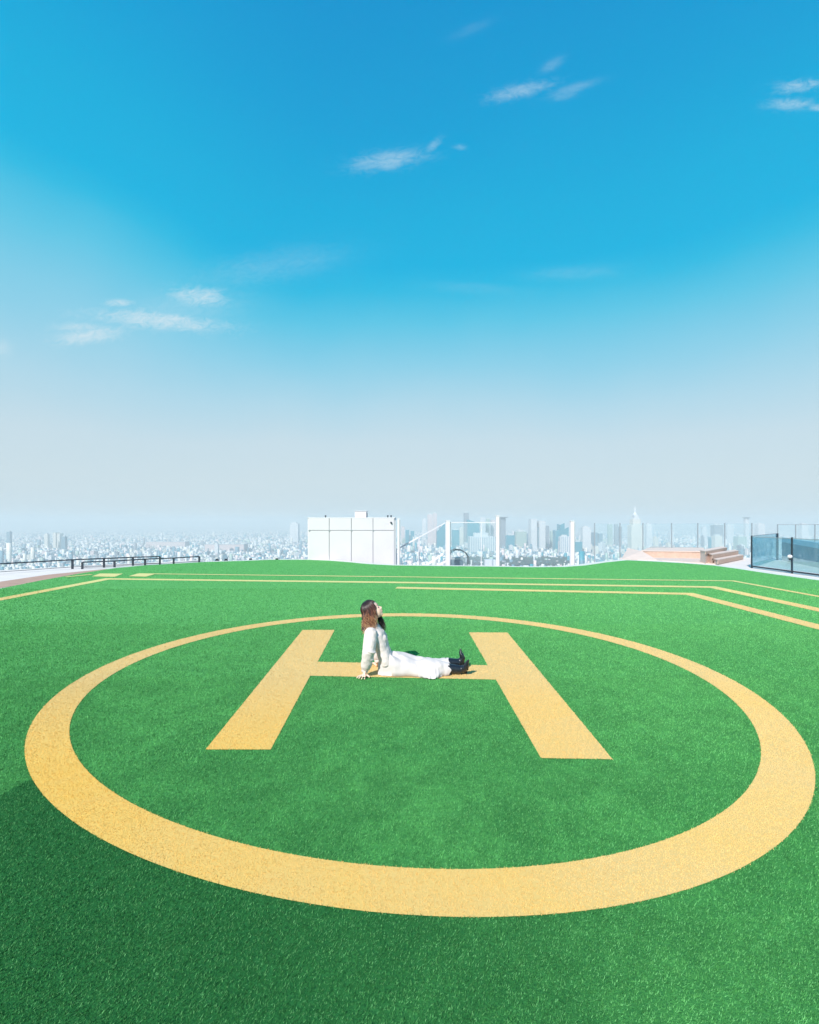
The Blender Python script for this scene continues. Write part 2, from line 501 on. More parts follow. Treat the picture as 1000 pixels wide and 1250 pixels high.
# keep the turf pressed flat under the sitting figure
press = ((np.abs(X - 0.02) < 0.46) & (np.abs(Y - 5.80) < 0.16))
k = ~press
X, Y, W, L = X[k], Y[k], W[k], L[k]
free = np.ones(X.shape, bool)
jx = X + rngn.normal(0, 0.004, X.shape); jy = Y + rngn.normal(0, 0.004, X.shape)
def skew(X_, Y_):
    k_ = 1 + SK * (F * X_ / Y_ - 14); return X_ * k_, Y_ * k_
ux, uy = skew(jx, jy)
ring = (np.hypot(ux - RC[0], uy - RC[1]) < RO) & (np.hypot(ux - RC[0] + 0.03, uy - RC[1]) > RI)
free &= ~ring
mb = MB(); N = 220
vi = []
for i in range(N):
    t_ = 2 * math.pi * i / N
    for r_, o_ in ((RI, -0.03), (RO, 0.0)):
        a_, b_ = RC[0] + o_ + r_ * math.cos(t_), RC[1] + r_ * math.sin(t_); k_ = 1 + SK * (F * a_ / b_ - 14)
        mb.v.append((a_ / k_, b_ / k_, 0.004))
for i in range(N):
    j = (i + 1) % N
    mb.f.append((2 * i, 2 * i + 1, 2 * j + 1, 2 * j))
def marking(name, label, cat, sheets, mask):
    root = empty(name)
    tag(root, kind='structure'); root['label'] = label; root['category'] = cat
    sheets.build('painted_base', M_yb, root)
    if mask.sum() > 0:
        bm_ = blade_mesh('yellow_pile', X[mask], Y[mask], W[mask] * 1.2, L[mask] * 0.6, 0.003, 0.7)
        link('yellow_pile', bm_, M_yl, root)
    return root
marking('helipad_circle', 'broad yellow circle laid in the green turf around the letter', 'ground marking', mb, ring)
mb = MB(); mk = np.zeros(X.shape, bool)
for q in (H_left, H_right): mk |= inside(q, jx, jy)
mk |= inside(H_bar, jx, jy)
for q in (H_left, H_right): mb.quad(*[(p[0], p[1], 0.004) for p in q])
def xat(poly, ya, side):   # x where the inner edge of a leg is at depth ya
    a, b = (poly[1], poly[2]) if side == 'r' else (poly[0], poly[3])
    t_ = (ya - a[1]) / (b[1] - a[1]); return a[0] + (b[0] - a[0]) * t_
bl = [(xat(H_left, H_bar[0][1], 'r'), H_bar[0][1]), (xat(H_right, H_bar[1][1], 'l'), H_bar[1][1]),
      (xat(H_right, H_bar[2][1], 'l'), H_bar[2][1]), (xat(H_left, H_bar[3][1], 'r'), H_bar[3][1])]
mb.quad(*[(p[0], p[1], 0.004) for p in bl])
marking('helipad_letter', 'large yellow letter H laid in the turf inside the circle', 'ground marking', mb, mk)
free &= ~mk
for i, (nm, poly, lab) in enumerate(line_polys):
    if sum(poly[a][0] * poly[(a + 1) % len(poly)][1] - poly[(a + 1) % len(poly)][0] * poly[a][1] for a in range(len(poly))) < 0:
        poly = poly[::-1]
    mb = MB(); mb.quad(*[(p[0], p[1], 0.004 + 0.0008 * i) for p in poly])
    mk = inside(poly, jx, jy) & free
    marking(nm, lab, 'ground marking', mb, mk)
    free &= ~mk
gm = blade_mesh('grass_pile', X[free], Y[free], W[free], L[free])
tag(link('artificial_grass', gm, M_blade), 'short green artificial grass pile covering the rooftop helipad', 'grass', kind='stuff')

# ------------------------------------------------------------------ rooftop: deck, ledge, tower body
M_conc = pbr('pale_concrete', (0.70, 0.62, 0.59), 0.85, var=0.07, vscale=1.5, bump=0.2)
M_white = pbr('white_paint', (0.66, 0.62, 0.65), 0.5, var=0.03, vscale=2)
M_rim = pbr('rim_concrete', (0.62, 0.62, 0.58), 0.8, var=0.06, vscale=2)
M_brick = pbr('red_brown_paving', (0.44, 0.27, 0.21), 0.85, var=0.12, vscale=3)
M_wood = pbr('pinkish_timber', (0.64, 0.505, 0.45), 0.75, var=0.06, vscale=2.5)
M_woodd = pbr('timber_riser_shade', (0.52, 0.36, 0.29), 0.75, var=0.1, vscale=6)  # darker timber: shade on the turned-away riser faces put into the colour
M_dark = pbr('dark_metal', (0.035, 0.045, 0.06), 0.45, metal=0.3)
M_grey = pbr('grey_metal', (0.35, 0.38, 0.41), 0.5, metal=0.4)
def lane(px_list): return [gp(*p)[:2] for p in px_list]
# rim: the turf outline pushed outwards
def offset(poly, d):
    n = len(poly); o_ = []
    for i in range(n):
        a = Vector(poly[i - 1]); b = Vector(poly[i]); c = Vector(poly[(i + 1) % n])
        n1 = Vector(((b - a).y, -(b - a).x)).normalized(); n2 = Vector(((c - b).y, -(c - b).x)).normalized()
        m_ = (n1 + n2).normalized(); o_.append(tuple(b + m_ * d / max(0.5, m_.dot(n1))))
    return o_
rim = offset(turf_ccw, 0.42)
mb = MB(); mb.prism(rim, -0.9, -0.006)
tag(mb.build('roof_slab', M_rim), kind='structure')
mb = MB()
mb.prism([(-12.0, -14), (-10.84, -14), (-10.84, 18.2), (-11.3, 18.5), (-12.0, 16.5)], -0.9, -0.002)
tag(mb.build('path', M_brick), kind='structure')
mb = MB()
mb.prism([(-15.6, -14), (-12.003, -14), (-12.003, 16.5), (-11.3, 18.6), (-10.6, 20.7), (-9.4, 22.6), (-9.7, 22.9), (-12.9, 20.3), (-15.6, 17.4)], -0.9, -0.02)
mb.prism([(12.67, -14), (19, -14), (19, 24.6), (10.4, 24.6), (10.4, 23.3), (12.67, 20.6)], -0.9, -0.02)
tag(mb.build('pavement', M_conc), kind='structure')
mb = MB(); mb.prism([(-11.5, -14.2), (19.2, -14.2), (19.2, 24.7), (-11.5, 24.7)], -0.96, -0.91)
tag(mb.build('lower_roof', M_conc), kind='structure')
M_tower = pbr('tower_glass', (0.25, 0.33, 0.38), 0.25, metal=0.2)
mb = MB(); mb.box(-15.4, 19.0, -30, 24.5, -230, -0.97)
sk = mb.build('skyscraper', M_tower)
tag(sk, 'glass skyscraper whose roof carries the green helipad', 'building')

# ------------------------------------------------------------------ white cabin
YC = 22.9
cab = empty('white_cabin', (-2.68, YC, -0.91))
tag(cab, 'white panelled cabin standing behind the far turf edge', 'cabin')
def rel(o, root):
    o.parent = root; o.matrix_parent_inverse = Matrix.Translation(-Vector(root.location)); return o
x0, x1 = at(376, 0, YC)[0], at(481.5, 0, YC)[0]
ztop = at(0, 632.5, YC)[2]
cuts = [x0, at(402, 0, YC)[0], at(429, 0, YC)[0], at(455.5, 0, YC)[0], x1]
zc = at(0, 647.5, YC)[2]
M_panel = pbr('cabin_panel', (0.58, 0.545, 0.575), 0.55, var=0.03, vscale=1.2)
M_seam = pbr('seam_shadow_gap', (0.40, 0.41, 0.44), 0.7)
mb = MB(); mb.box(x0 + 0.02, x1 - 0.02, YC + 0.04, YC + 2.2, -0.905, ztop - 0.02)
rel(mb.build('core', M_seam), cab)
for i in range(4):
    g = 0.011
    for (za, zb) in ((-0.90, zc - g), (zc + g, ztop)):
        mb = MB(); mb.box(cuts[i] + g, cuts[i + 1] - g, YC, YC + 0.045, za, zb)
        rel(mb.build('wall_panel', M_panel, bevel=0.008), cab)
for za, zb in ((-0.90, ztop),):
    mb = MB(); mb.box(x1 - 0.02, x1 + 0.02, YC + 0.05, YC + 2.15, za, zb); rel(mb.build('side_panel', M_white), cab)
    mb = MB(); mb.box(x0 - 0.02, x0 + 0.02, YC + 0.05, YC + 2.15, za, zb); rel(mb.build('side_panel', M_white), cab)
mb = MB(); mb.box(x1 - 0.005, x1 + 0.075, YC + 0.001, YC + 0.05, -0.9, ztop - 0.1); rel(mb.build('corner_post', M_seam), cab)
mb = MB(); mb.box(x0 - 0.03, x1 + 0.03, YC - 0.005, YC + 2.2, ztop + 0.001, ztop + 0.03); rel(mb.build('roof', M_white), cab)
for px in (377.5, 402, 429, 455.5):
    p = at(px, 647.5, YC)
    mb = MB(); mb.tube([(p[0], YC - 0.03, p[2]), (p[0], YC + 0.01, p[2])], [0.035, 0.035], 12)
    rel(mb.build('clamp', M_grey), cab)
a = at(433.5, 624.3, YC + 0.6); b = at(447.5, 632.3, YC + 0.6)
mb = MB(); mb.box(a[0], b[0], YC + 0.5, YC + 1.1, ztop + 0.031, a[2])
o = mb.build('rooftop_unit', M_white, bevel=0.015); tag(o, 'small white box unit standing on the cabin roof', 'unit')
mb = MB()
for i in range(5): mb.box(b[0] + 0.001, b[0] + 0.02, YC + 0.56, YC + 1.04, ztop + 0.07 + i * 0.04, ztop + 0.09 + i * 0.04)
o2 = mb.build('vent_grille', M_dark); o2.parent = o
mb = MB(); mb.box(a[0] - 0.03, b[0] + 0.03, YC + 0.47, YC + 1.13, a[2] + 0.001, a[2] + 0.025)
o2 = mb.build('lid', M_white); o2.parent = o
for px, py, lab in ((397.5, 630.5, 'small dark beacon on the left of the cabin roof'), (473.5, 630.2, 'small dark beacon on the cabin roof, inner one of the right pair'),
                    (477.5, 629.8, 'small dark beacon on the cabin roof, outer one of the right pair')):
    p = at(px, py, YC + 0.1)
    mb = MB(); mb.tube([(p[0], YC + 0.1, ztop + 0.031), (p[0], YC + 0.1, ztop + 0.075)], [0.02, 0.02], 8)
    mb.tube([(p[0], YC + 0.1, ztop + 0.07), (p[0], YC + 0.1, ztop + 0.085), (p[0], YC + 0.1, ztop + 0.12), (p[0], YC + 0.1, ztop + 0.135)], [0.02, 0.042, 0.042, 0.015], 10)
    tag(mb.build('beacon', M_dark), lab, 'beacon')
p = at(477.5, 638, YC)
mb = MB(); mb.tube([(p[0], YC - 0.07, p[2]), (p[0], YC - 0.001, p[2])], [0.04, 0.045], 12); mb.ball((p[0], YC - 0.07, p[2]), 0.04)
tag(mb.build('security_camera', M_dark), 'small dark round fitting on the upper right cabin panel', 'camera')

# ------------------------------------------------------------------ white fence posts with glass between, behind the turf
M_glass = glass_mat('clear_glass', (0.95, 0.98, 0.985), 0.1, body=(0.7, 0.8, 0.85), bodyf=0.04)
M_bglass = glass_mat('blue_glass', (0.78, 0.91, 0.95), 0.2, body=(0.35, 0.6, 0.72), bodyf=0.14)
YF = 21.6
def white_post(px, ytop, wd, lab, dark=False):
    r = empty('fence_post', (at(px, 0, YF)[0], YF, -0.91))
    tag(r, lab, 'post', 'white posts behind the turf')
    w_ = wd * YF / F; z1 = at(0, ytop, YF)[2]; x = at(px, 0, YF)[0]
    mb = MB(); mb.box(x - w_ / 2, x + w_ / 2, YF - w_ / 2, YF + w_ / 2, -0.9, z1); rel(mb.build('shaft', M_white, bevel=0.01), r)
    mb = MB(); mb.box(x - w_ / 2 - 0.012, x + w_ / 2 + 0.012, YF - w_ / 2 - 0.012, YF + w_ / 2 + 0.012, z1 + 0.001, z1 + 0.03); rel(mb.build('cap', M_white), r)
    mb = MB(); mb.box(x + w_ / 2 + 0.001, x + w_ / 2 + 0.028, YF - 0.05, YF + 0.05, -0.88, z1 - 0.05); rel(mb.build('channel', M_grey), r)
    mb = MB(); mb.box(x - w_ / 2 - 0.05, x + w_ / 2 + 0.05, YF - w_ / 2 - 0.05, YF + w_ / 2 + 0.05, -0.909, -0.885); rel(mb.build('base_plate', M_grey), r)
    return r
white_post(486.5, 633.5, 2.6, 'slender white post standing beside the white cabin')
white_post(547, 636, 4.6, 'white post beside the dark hoop behind the turf')
white_post(607.5, 630, 4.0, 'tallest white post, second to the right of the cabin')
white_post(698.5, 636.5, 4.6, 'lone thick white post on the right before blue towers')
r = empty('glass_screen', (2.8, YF, -0.91)); tag(r, 'clear glass screen with thin top rail between the white posts', 'glass screen')
mb = MB(); a = at(549.5, 637.5, YF); b = at(605, 637.5, YF)
mb.box(a[0], b[0], YF - 0.012, YF + 0.012, a[2] - 0.03, a[2]); rel(mb.build('top_rail', M_white), r)
mb = MB(); mb.box(a[0], (a[0] + b[0]) / 2 + .35, YF - 0.006, YF + 0.006, -0.88, a[2] - 0.031); rel(mb.build('pane', M_glass), r)
mb = MB(); mb.box((a[0] + b[0]) / 2 + .38, b[0], YF - 0.006, YF + 0.006, -0.88, a[2] - 0.031); rel(mb.build('pane', M_glass), r)
mb = MB(); mb.box((a[0] + b[0]) / 2 + .352, (a[0] + b[0]) / 2 + .378, YF - 0.012, YF + 0.012, -0.88, a[2] - 0.031); rel(mb.build('mullion', M_white), r)
# slanted white beams
for (p, q, Yb, wd, lab) in (((484, 671), (511, 656), 24.0, 1.6, 'upper slanted white beam beside the cabin'),
                            ((519, 691), (541, 676), 23.6, 2.4, 'lower slanted white beam left of the white post'),
                            ((534, 690), (546, 684.5), 23.0, 2.2, 'short slanted white beam touching the white post foot'),
                            ((512, 655.5), (544, 638.2), 23.4, 0.9, 'thin slanted white stay rising to the white post')):
    mb = MB(); A = at(*p, Yb); B = at(*q, Yb)
    mb.bar(A, B, wd * Yb / F * 1.0, wd * Yb / F)
    mb.tube([(A[0], A[1], -0.905), (A[0], A[1], A[2])], [0.02, 0.02], 8)
    mb.tube([(B[0], B[1], -0.905), (B[0], B[1], B[2])], [0.012, 0.012], 8)
    tag(mb.build('slanted_beam', M_white), lab, 'beam', 'slanted beams behind the turf')
# dark hoop over a dark box
r = empty('hoop_frame', at(560, 690, 22.4)); tag(r, 'dark hoop frame over a dark box beside the white post', 'hoop')
mb = MB(); pts = [at(x_, y_, 22.4) for x_, y_ in ((549.5, 695), (549.5, 678), (551.5, 673), (556, 671.2), (563, 671.8), (569, 675), (572.3, 680), (573, 695))]
mb.tube(pts, [0.02] * len(pts), 8); rel(mb.build('hoop', M_dark, smooth=True), r)
mb = MB(); pts = [(p_[0] + 0.02, p_[1] + 0.7, p_[2]) for p_ in pts]; mb.tube(pts, [0.018] * len(pts), 8); rel(mb.build('hoop', M_dark, smooth=True), r)
a = at(550.5, 683.8, 22.5); b = at(565.5, 683.8, 22.5)
mb = MB(); mb.box(a[0], b[0], 22.46, 22.95, -0.9, a[2]); rel(mb.build('box', pbr('slate', (0.12, 0.17, 0.21), 0.6), bevel=0.03), r)
mb = MB(); mb.box(a[0] + 0.06, b[0] - 0.06, 22.5, 22.9, a[2] + 0.001, a[2] + 0.12); rel(mb.build('lid', M_grey, bevel=0.02), r)
mb = MB(); a = at(592, 683, 23); b = at(605, 686, 23); mb.box(a[0], b[0], 22.9, 23.3, -0.905, a[2])
tag(mb.build('equipment_box', M_white, bevel=0.02), 'low white box at the foot of the tallest white post', 'box')

# ------------------------------------------------------------------ low dark rails on the left
def rail(name, top_px, h, lab, extra=None, n_ext=0):
    """posts at pixel tops; rail height h above the pavement"""
    pts = [gp(x_, y_, h) for x_, y_ in top_px]
    r = empty(name, (pts[0][0], pts[0][1], -0.02)); tag(r, lab, 'railing', 'low dark railings on the left edge')
    line = ([extra] if extra else []) + pts
    mb = MB(); mb.tube([(p_[0], p_[1], h) for p_ in line], [0.022] * len(line), 8); rel(mb.build('top_rail', M_dark), r)
    mb = MB(); mb.tube([(p_[0], p_[1], h * 0.18) for p_ in line], [0.010] * len(line), 6); rel(mb.build('lower_rail', M_dark), r)
    for p_ in pts:
        mb = MB(); mb.box(p_[0] - 0.034, p_[0] + 0.034, p_[1] - 0.02, p_[1] + 0.02, -0.02, h); rel(mb.build('post', M_dark), r)
    return r
rail('low_railing', [(88.5, 683.3), (127, 681.8), (162.3, 680.3), (195.2, 679.3)], 0.33, 'near low dark railing with a long rail reaching the left photo edge', extra=(-15.55, 14.2, 0.33))
rail('low_railing', [(100.5, 686.3), (139.8, 684.8), (177.2, 682.6), (212.0, 681.2), (243.3, 679.3)], 0.24, 'lower short dark railing with five stubby posts beside the turf corner')
for i, x_ in enumerate((265, 276, 306, 338)):
    p_ = gp(x_, 683.2 - (i > 1) * 0.6, 0.02)
    mb = MB(); mb.box(p_[0] - 0.05, p_[0] + 0.05, p_[1] - 0.05, p_[1] + 0.05, -0.02, 0.06); mb.box(p_[0] - 0.07, p_[0] + 0.07, p_[1] - 0.07, p_[1] + 0.07, -0.03, 0.0)
    tag(mb.build('edge_lamp', M_dark), ['leftmost of the tiny dark fittings on the rim left of the cabin', 'second tiny dark fitting from the left on the rim', 'third tiny dark fitting from the left on the rim', 'tiny dark fitting on the rim nearest the white cabin'][i], 'fitting', 'dark fittings on the far rim')

# ------------------------------------------------------------------ timber platform with steps on the right
plat = empty('timber_platform', (13.0, 24.5, 0.0)); tag(plat, 'pinkish timber platform with three steps at the right far corner', 'platform')
def slab(name, poly, z0, z1, m):
    if sum(poly[a][0] * poly[(a + 1) % len(poly)][1] - poly[(a + 1) % len(poly)][0] * poly[a][1] for a in range(len(poly))) < 0: poly = poly[::-1]
    mb = MB(); mb.prism(poly, z0, z1); return rel(mb.build(name, m, bevel=0.01), plat)
def tstep(pa, pb, z0, z1, depth=1.5):
    """riser whose foot runs between two photograph points; the tread goes back from it"""
    A = gp(*pa, z0); B = gp(*pb, z0); n_ = Vector((0.30, 0.95)) * depth
    base = [(A[0], A[1]), (B[0], B[1]), (B[0] + n_.x, B[1] + n_.y), (A[0] + n_.x, A[1] + n_.y)]
    s_ = slab('step', base, -0.01, z1 - 0.03, M_wood)
    d = Vector((B[0] - A[0], B[1] - A[1])).normalized(); o_ = Vector((d.y, -d.x)) * 0.012
    mb = MB(); mb.bar((A[0] + o_.x, A[1] + o_.y, (z0 + z1 - 0.03) / 2), (B[0] + o_.x, B[1] + o_.y, (z0 + z1 - 0.03) / 2), 0.02, z1 - 0.034 - z0)
    t_ = mb.build('riser', M_woodd); t_.parent = s_
    mb = MB(); q = offset(base, 0.03); mb.prism(q, z1 - 0.029, z1); t_ = mb.build('tread', M_wood); t_.parent = s_
tstep((876, 689), (907, 682.5), 0.0, 0.2, 0.5)
tstep((869, 682), (901, 676.5), 0.2, 0.38, 0.65)
tstep((861, 676.8), (887, 671.5), 0.38, 0.52, 0.8)
A = gp(784, 680.5); B = gp(858, 681.5)
s_ = slab('deck', [(A[0], A[1]), (B[0], B[1]), (B[0] + 2.2, 27.5), (A[0] + 2.5, 28.5)], -0.02, 0.30, M_woodd)
mb = MB(); mb.prism(offset([(A[0], A[1]), (B[0], B[1]), (B[0] + 2.2, 27.5), (A[0] + 2.5, 28.5)], 0.03), 0.301, 0.34); t_ = mb.build('boards', M_wood); t_.parent = s_
mb = MB(); mb.v = [(9.95, 23.35, -.02), (11.35, 22.75, -.02), (11.38, 24.35, -.02), (11.85, 27.0, -.02), (9.95, 23.35, 0.0), (11.35, 22.75, 0.0), (11.38, 24.35, 0.32), (11.85, 27.0, 0.33)]
mb.f = [(0, 3, 2, 1), (4, 5, 6), (4, 6, 7), (0, 1, 5, 4), (1, 2, 6, 5), (2, 3, 7, 6), (3, 0, 4, 7)]
rel(mb.build('ramp', M_wood), plat)
mb = MB(); mb.prism([(11.42, 22.5), (12.7, 20.65), (15.5, 23.4), (15.0, 24.4), (11.47, 24.4)], -0.02, 0.004)
rel(mb.build('ground_boards', M_wood), plat)

# ------------------------------------------------------------------ glass fences on the right
gf = empty('glass_fence', (13.1, 17, -0.02)); tag(gf, 'near dark-framed blue-tinted glass fence at the right photo edge', 'glass fence')
XF = 13.08; ys = [19.0, 17.0, 15.0, 13.0, 11.0]
for i, y_ in enumerate(ys):
    mb = MB(); mb.box(XF - 0.02, XF + 0.02, y_ - 0.025, y_ + 0.025, -0.02, 1.22); rel(mb.build('post', M_dark), gf)
    if i:
        mb = MB(); mb.box(XF - 0.006, XF + 0.006, y_ + 0.04, ys[i - 1] - 0.04, 0.09, 1.17); rel(mb.build('pane', M_bglass), gf)
        mb = MB(); mb.box(XF - 0.018, XF + 0.018, y_ + 0.026, ys[i - 1] - 0.026, 0.03, 0.08); rel(mb.build('bottom_rail', M_dark), gf)
        mb = MB(); mb.box(XF - 0.01, XF + 0.01, y_ + 0.036, ys[i - 1] - 0.036, 1.171, 1.19); rel(mb.build('top_rail', M_grey), gf)
A = (XF + 0.03, 19.0); B = (17.0, 23.0)
mb = MB(); mb.bar((A[0] + .03, A[1] + .03, 0.66), (B[0], B[1], 0.66), 0.012, 1.1); rel(mb.build('pane', M_bglass), gf)
mb = MB(); mb.bar((A[0], A[1], 1.215), (B[0], B[1], 1.215), 0.02, 0.02); rel(mb.build('top_rail', M_grey), gf)
mb = MB(); mb.box(B[0] - .02, B[0] + .05, B[1] - .03, B[1] + .03, -0.02, 1.22); rel(mb.build('post', M_dark), gf)

M_navy = pbr('blue_panel', (0.018, 0.085, 0.15), 0.35, var=0.25, vscale=0.8)
M_lblue = pbr('light_blue_cap', (0.16, 0.38, 0.50), 0.4, var=0.1)
wl = empty('blue_wall', (15, 19, -0.02)); tag(wl, 'dark blue panelled wall with lighter cap behind the right glass fence', 'wall')
P0, P1 = (17.15, 22.9), (13.75, 14.0)
mb = MB(); hs = [1.03 - 0.26, 0.80 - 0.26]
def wprism(P0, P1, th, za0, za1, zb0, zb1):
    d = Vector((P1[0] - P0[0], P1[1] - P0[1])).normalized(); n_ = Vector((-d.y, d.x)) * th
    poly = [P0, P1, (P1[0] + n_.x, P1[1] + n_.y), (P0[0] + n_.x, P0[1] + n_.y)]
    m2 = MB(); b_ = [(p_[0], p_[1]) for p_ in poly]
    m2.v = [(b_[0][0], b_[0][1], za0), (b_[1][0], b_[1][1], za1), (b_[2][0], b_[2][1], za1), (b_[3][0], b_[3][1], za0),
            (b_[0][0], b_[0][1], zb0), (b_[1][0], b_[1][1], zb1), (b_[2][0], b_[2][1], zb1), (b_[3][0], b_[3][1], zb0)]
    m2.f = [(0, 3, 2, 1), (4, 5, 6, 7), (0, 1, 5, 4), (1, 2, 6, 5), (2, 3, 7, 6), (3, 0, 4, 7)]
    return m2
rel(wprism(P0, P1, 0.10, 0.20, 0.20, 0.82, 0.60).build('panel', M_navy), wl)
rel(wprism(P0, P1, 0.12, -0.02, -0.02, 0.19, 0.19).build('plinth', M_conc), wl)
rel(wprism(P0, P1, 0.13, 0.825, 0.605, 1.03, 0.80).build('cap', M_lblue), wl)
# round white lamp on the fence
p_ = at(972.5, 679, 17.0); lampx = XF - 0.03
r = empty('round_lamp', (lampx, 17.0, 0.57)); tag(r, 'small round white lamp fixed to the dark glass fence post', 'lamp')
mb = MB(); mb.tube([(XF - 0.031, 16.93, 0.57), (XF - 0.12, 16.93, 0.57)], [0.02, 0.03], 10); rel(mb.build('arm', M_dark), r)
mb = MB(); mb.ball((XF - 0.15, 16.90, 0.57), (0.075, 0.075, 0.065)); rel(mb.build('globe', M_white, smooth=True), r)
mb = MB(); mb.tube([(XF - 0.15, 16.90, 0.50), (XF - 0.13, 16.91, 0.46)], [0.05, 0.03], 10); rel(mb.build('housing', M_dark), r)
# far thin-posted glass screen
YG = 27.0
def thin_screen(name, pxs, ytop, lab, toprail, Yd=YG, zb=-0.9):
    z1 = at(0, ytop, Yd)[2]; xs = [at(x_, 0, Yd)[0] for x_ in pxs]
    r = empty(name, (xs[0], Yd, zb)); tag(r, lab, 'glass screen', 'tall glass screens at the roof edge')
    for x_ in xs:
        mb = MB(); mb.box(x_ - 0.022, x_ + 0.022, Yd - 0.02, Yd + 0.02, zb, z1); rel(mb.build('post', M_grey), r)
    for a_, b_ in zip(xs, xs[1:]):
        mb = MB(); mb.box(a_ + 0.03, b_ - 0.03, Yd - 0.005, Yd + 0.005, zb + 0.05, z1 - 0.03); rel(mb.build('pane', M_glass), r)
        if toprail:
            mb = MB(); mb.box(a_ + 0.023, b_ - 0.023, Yd - 0.015, Yd + 0.015, z1 - 0.028, z1); rel(mb.build('top_rail', M_grey), r)
    return r
tag(MB().prism([(4.0, 24.71), (30.0, 24.71), (30.0, 29.5), (4.0, 29.5)], -2.0, -0.93).build('roof_ledge', M_conc), kind='structure')
thin_screen('edge_screen', [726, 757, 785, 820, 852, 885, 918], 638.5, 'long glass screen with thin posts behind the timber platform', False)
thin_screen('edge_screen', [949.5, 971.5, 995, 1018, 1041], 640, 'framed glass screen above the blue wall at the right edge', True)

# ------------------------------------------------------------------ the sitting woman
prs = empty('person', (-0.24, 5.78, 0.0))
tag(prs, 'woman in cream knit and long white skirt sitting on the letter, face turned up', 'person')
c0 = Vector((-0.422, 5.78, 0.722)); PT = R(34)
fv = Vector((math.cos(PT), 0, math.sin(PT))); uv = Vector((-math.sin(PT), 0, math.cos(PT))); sv = Vector((0, -1, 0))
HM = Matrix((fv, sv, uv)).transposed()
def hp(a, b, c): return c0 + fv * a + sv * b + uv * c
def skin_mat():
    m = pbr('skin', (0.82, 0.54, 0.42), 0.5, spec=0.4, var=0.04, vscale=30)
    p = m.node_tree.nodes['Principled BSDF']
    p.inputs['Subsurface Weight'].default_value = 0.15; p.inputs['Subsurface Radius'].default_value = (0.012, 0.005, 0.003)
    return m
M_skin = skin_mat()
mb = MB()
# head
mb.ball(hp(-0.012, 0, 0.030), (0.092, 0.074, 0.086), HM, 24, 16)
mb.ball(hp(0.020, 0, -0.030), (0.066, 0.060, 0.078), HM, 24, 16)
mb.ball(hp(0.048, 0, -0.086), (0.028, 0.030, 0.022), HM)             # chin
mb.ball(hp(0.060, 0.020, -0.030), (0.022, 0.022, 0.022), HM); mb.ball(hp(0.060, -0.020, -0.030), (0.022, 0.022, 0.022), HM)   # cheeks
mb.ball(hp(0.070, 0, -0.060), (0.018, 0.024, 0.014), HM)              # mouth
mb.ball(hp(0.0775, 0, -0.053), (0.013, 0.017, 0.006), HM); mb.ball(hp(0.0755, 0, -0.066), (0.012, 0.015, 0.006), HM)           # lips
mb.ball(hp(0.072, 0, 0.022), (0.012, 0.040, 0.008), HM)               # brow ridge
mb.tube([hp(0.070, 0, 0.014), hp(0.084, 0, -0.012), hp(0.098, 0, -0.030)], [0.008, 0.009, 0.011], 10)      # nose
mb.ball(hp(0.086, 0.010, -0.034), 0.009); mb.ball(hp(0.086, -0.010, -0.034), 0.009)
for q in (1, -1):
    mb.ball(hp(-0.010, q * 0.074, -0.005), (0.016, 0.009, 0.028), HM)  # ears
    mb.ball(hp(0.062, q * 0.028, 0.004), (0.016, 0.018, 0.012), HM)    # closed lids
# neck and trunk
mb.tube([(-0.435, 5.78, 0.475), (-0.435, 5.78, 0.56), (-0.425, 5.78, 0.66)], [0.055, 0.047, 0.046], 18)
mb.tube([(-0.265, 5.78, 0.09), (-0.28, 5.78, 0.17), (-0.31, 5.78, 0.27), (-0.345, 5.78, 0.37), (-0.39, 5.78, 0.46), (-0.43, 5.78, 0.52)],
        [(0.13, 0.060), (0.13, 0.062), (0.115, 0.062), (0.13, 0.075), (0.15, 0.080), (0.09, 0.055)], 22)
mb.ball((-0.245, 5.78, 0.100), (0.10, 0.140, 0.080))
for q in (1, -1):
    mb.ball((-0.32, 5.78 - q * 0.065, 0.39), (0.048, 0.055, 0.055))
ARM = {1: [(-0.438, 5.625, 0.495), (-0.452, 5.545, 0.285), (-0.500, 5.600, 0.085)], -1: [(-0.435, 5.935, 0.50), (-0.45, 6.02, 0.285), (-0.385, 5.985, 0.085)]}
for q in (1, -1):
    S_, E_, W_ = (Vector(p_) for p_ in ARM[q])
    mb.ball(S_, 0.052)
    mb.tube([(-0.42, 5.78 - q * 0.06, 0.515), S_, S_.lerp(E_, 0.5), E_, E_.lerp(W_, 0.35), W_, W_ + (W_ - E_).normalized() * 0.02],
            [0.05, 0.045, 0.038, 0.034, 0.034, 0.023, 0.024], 14)
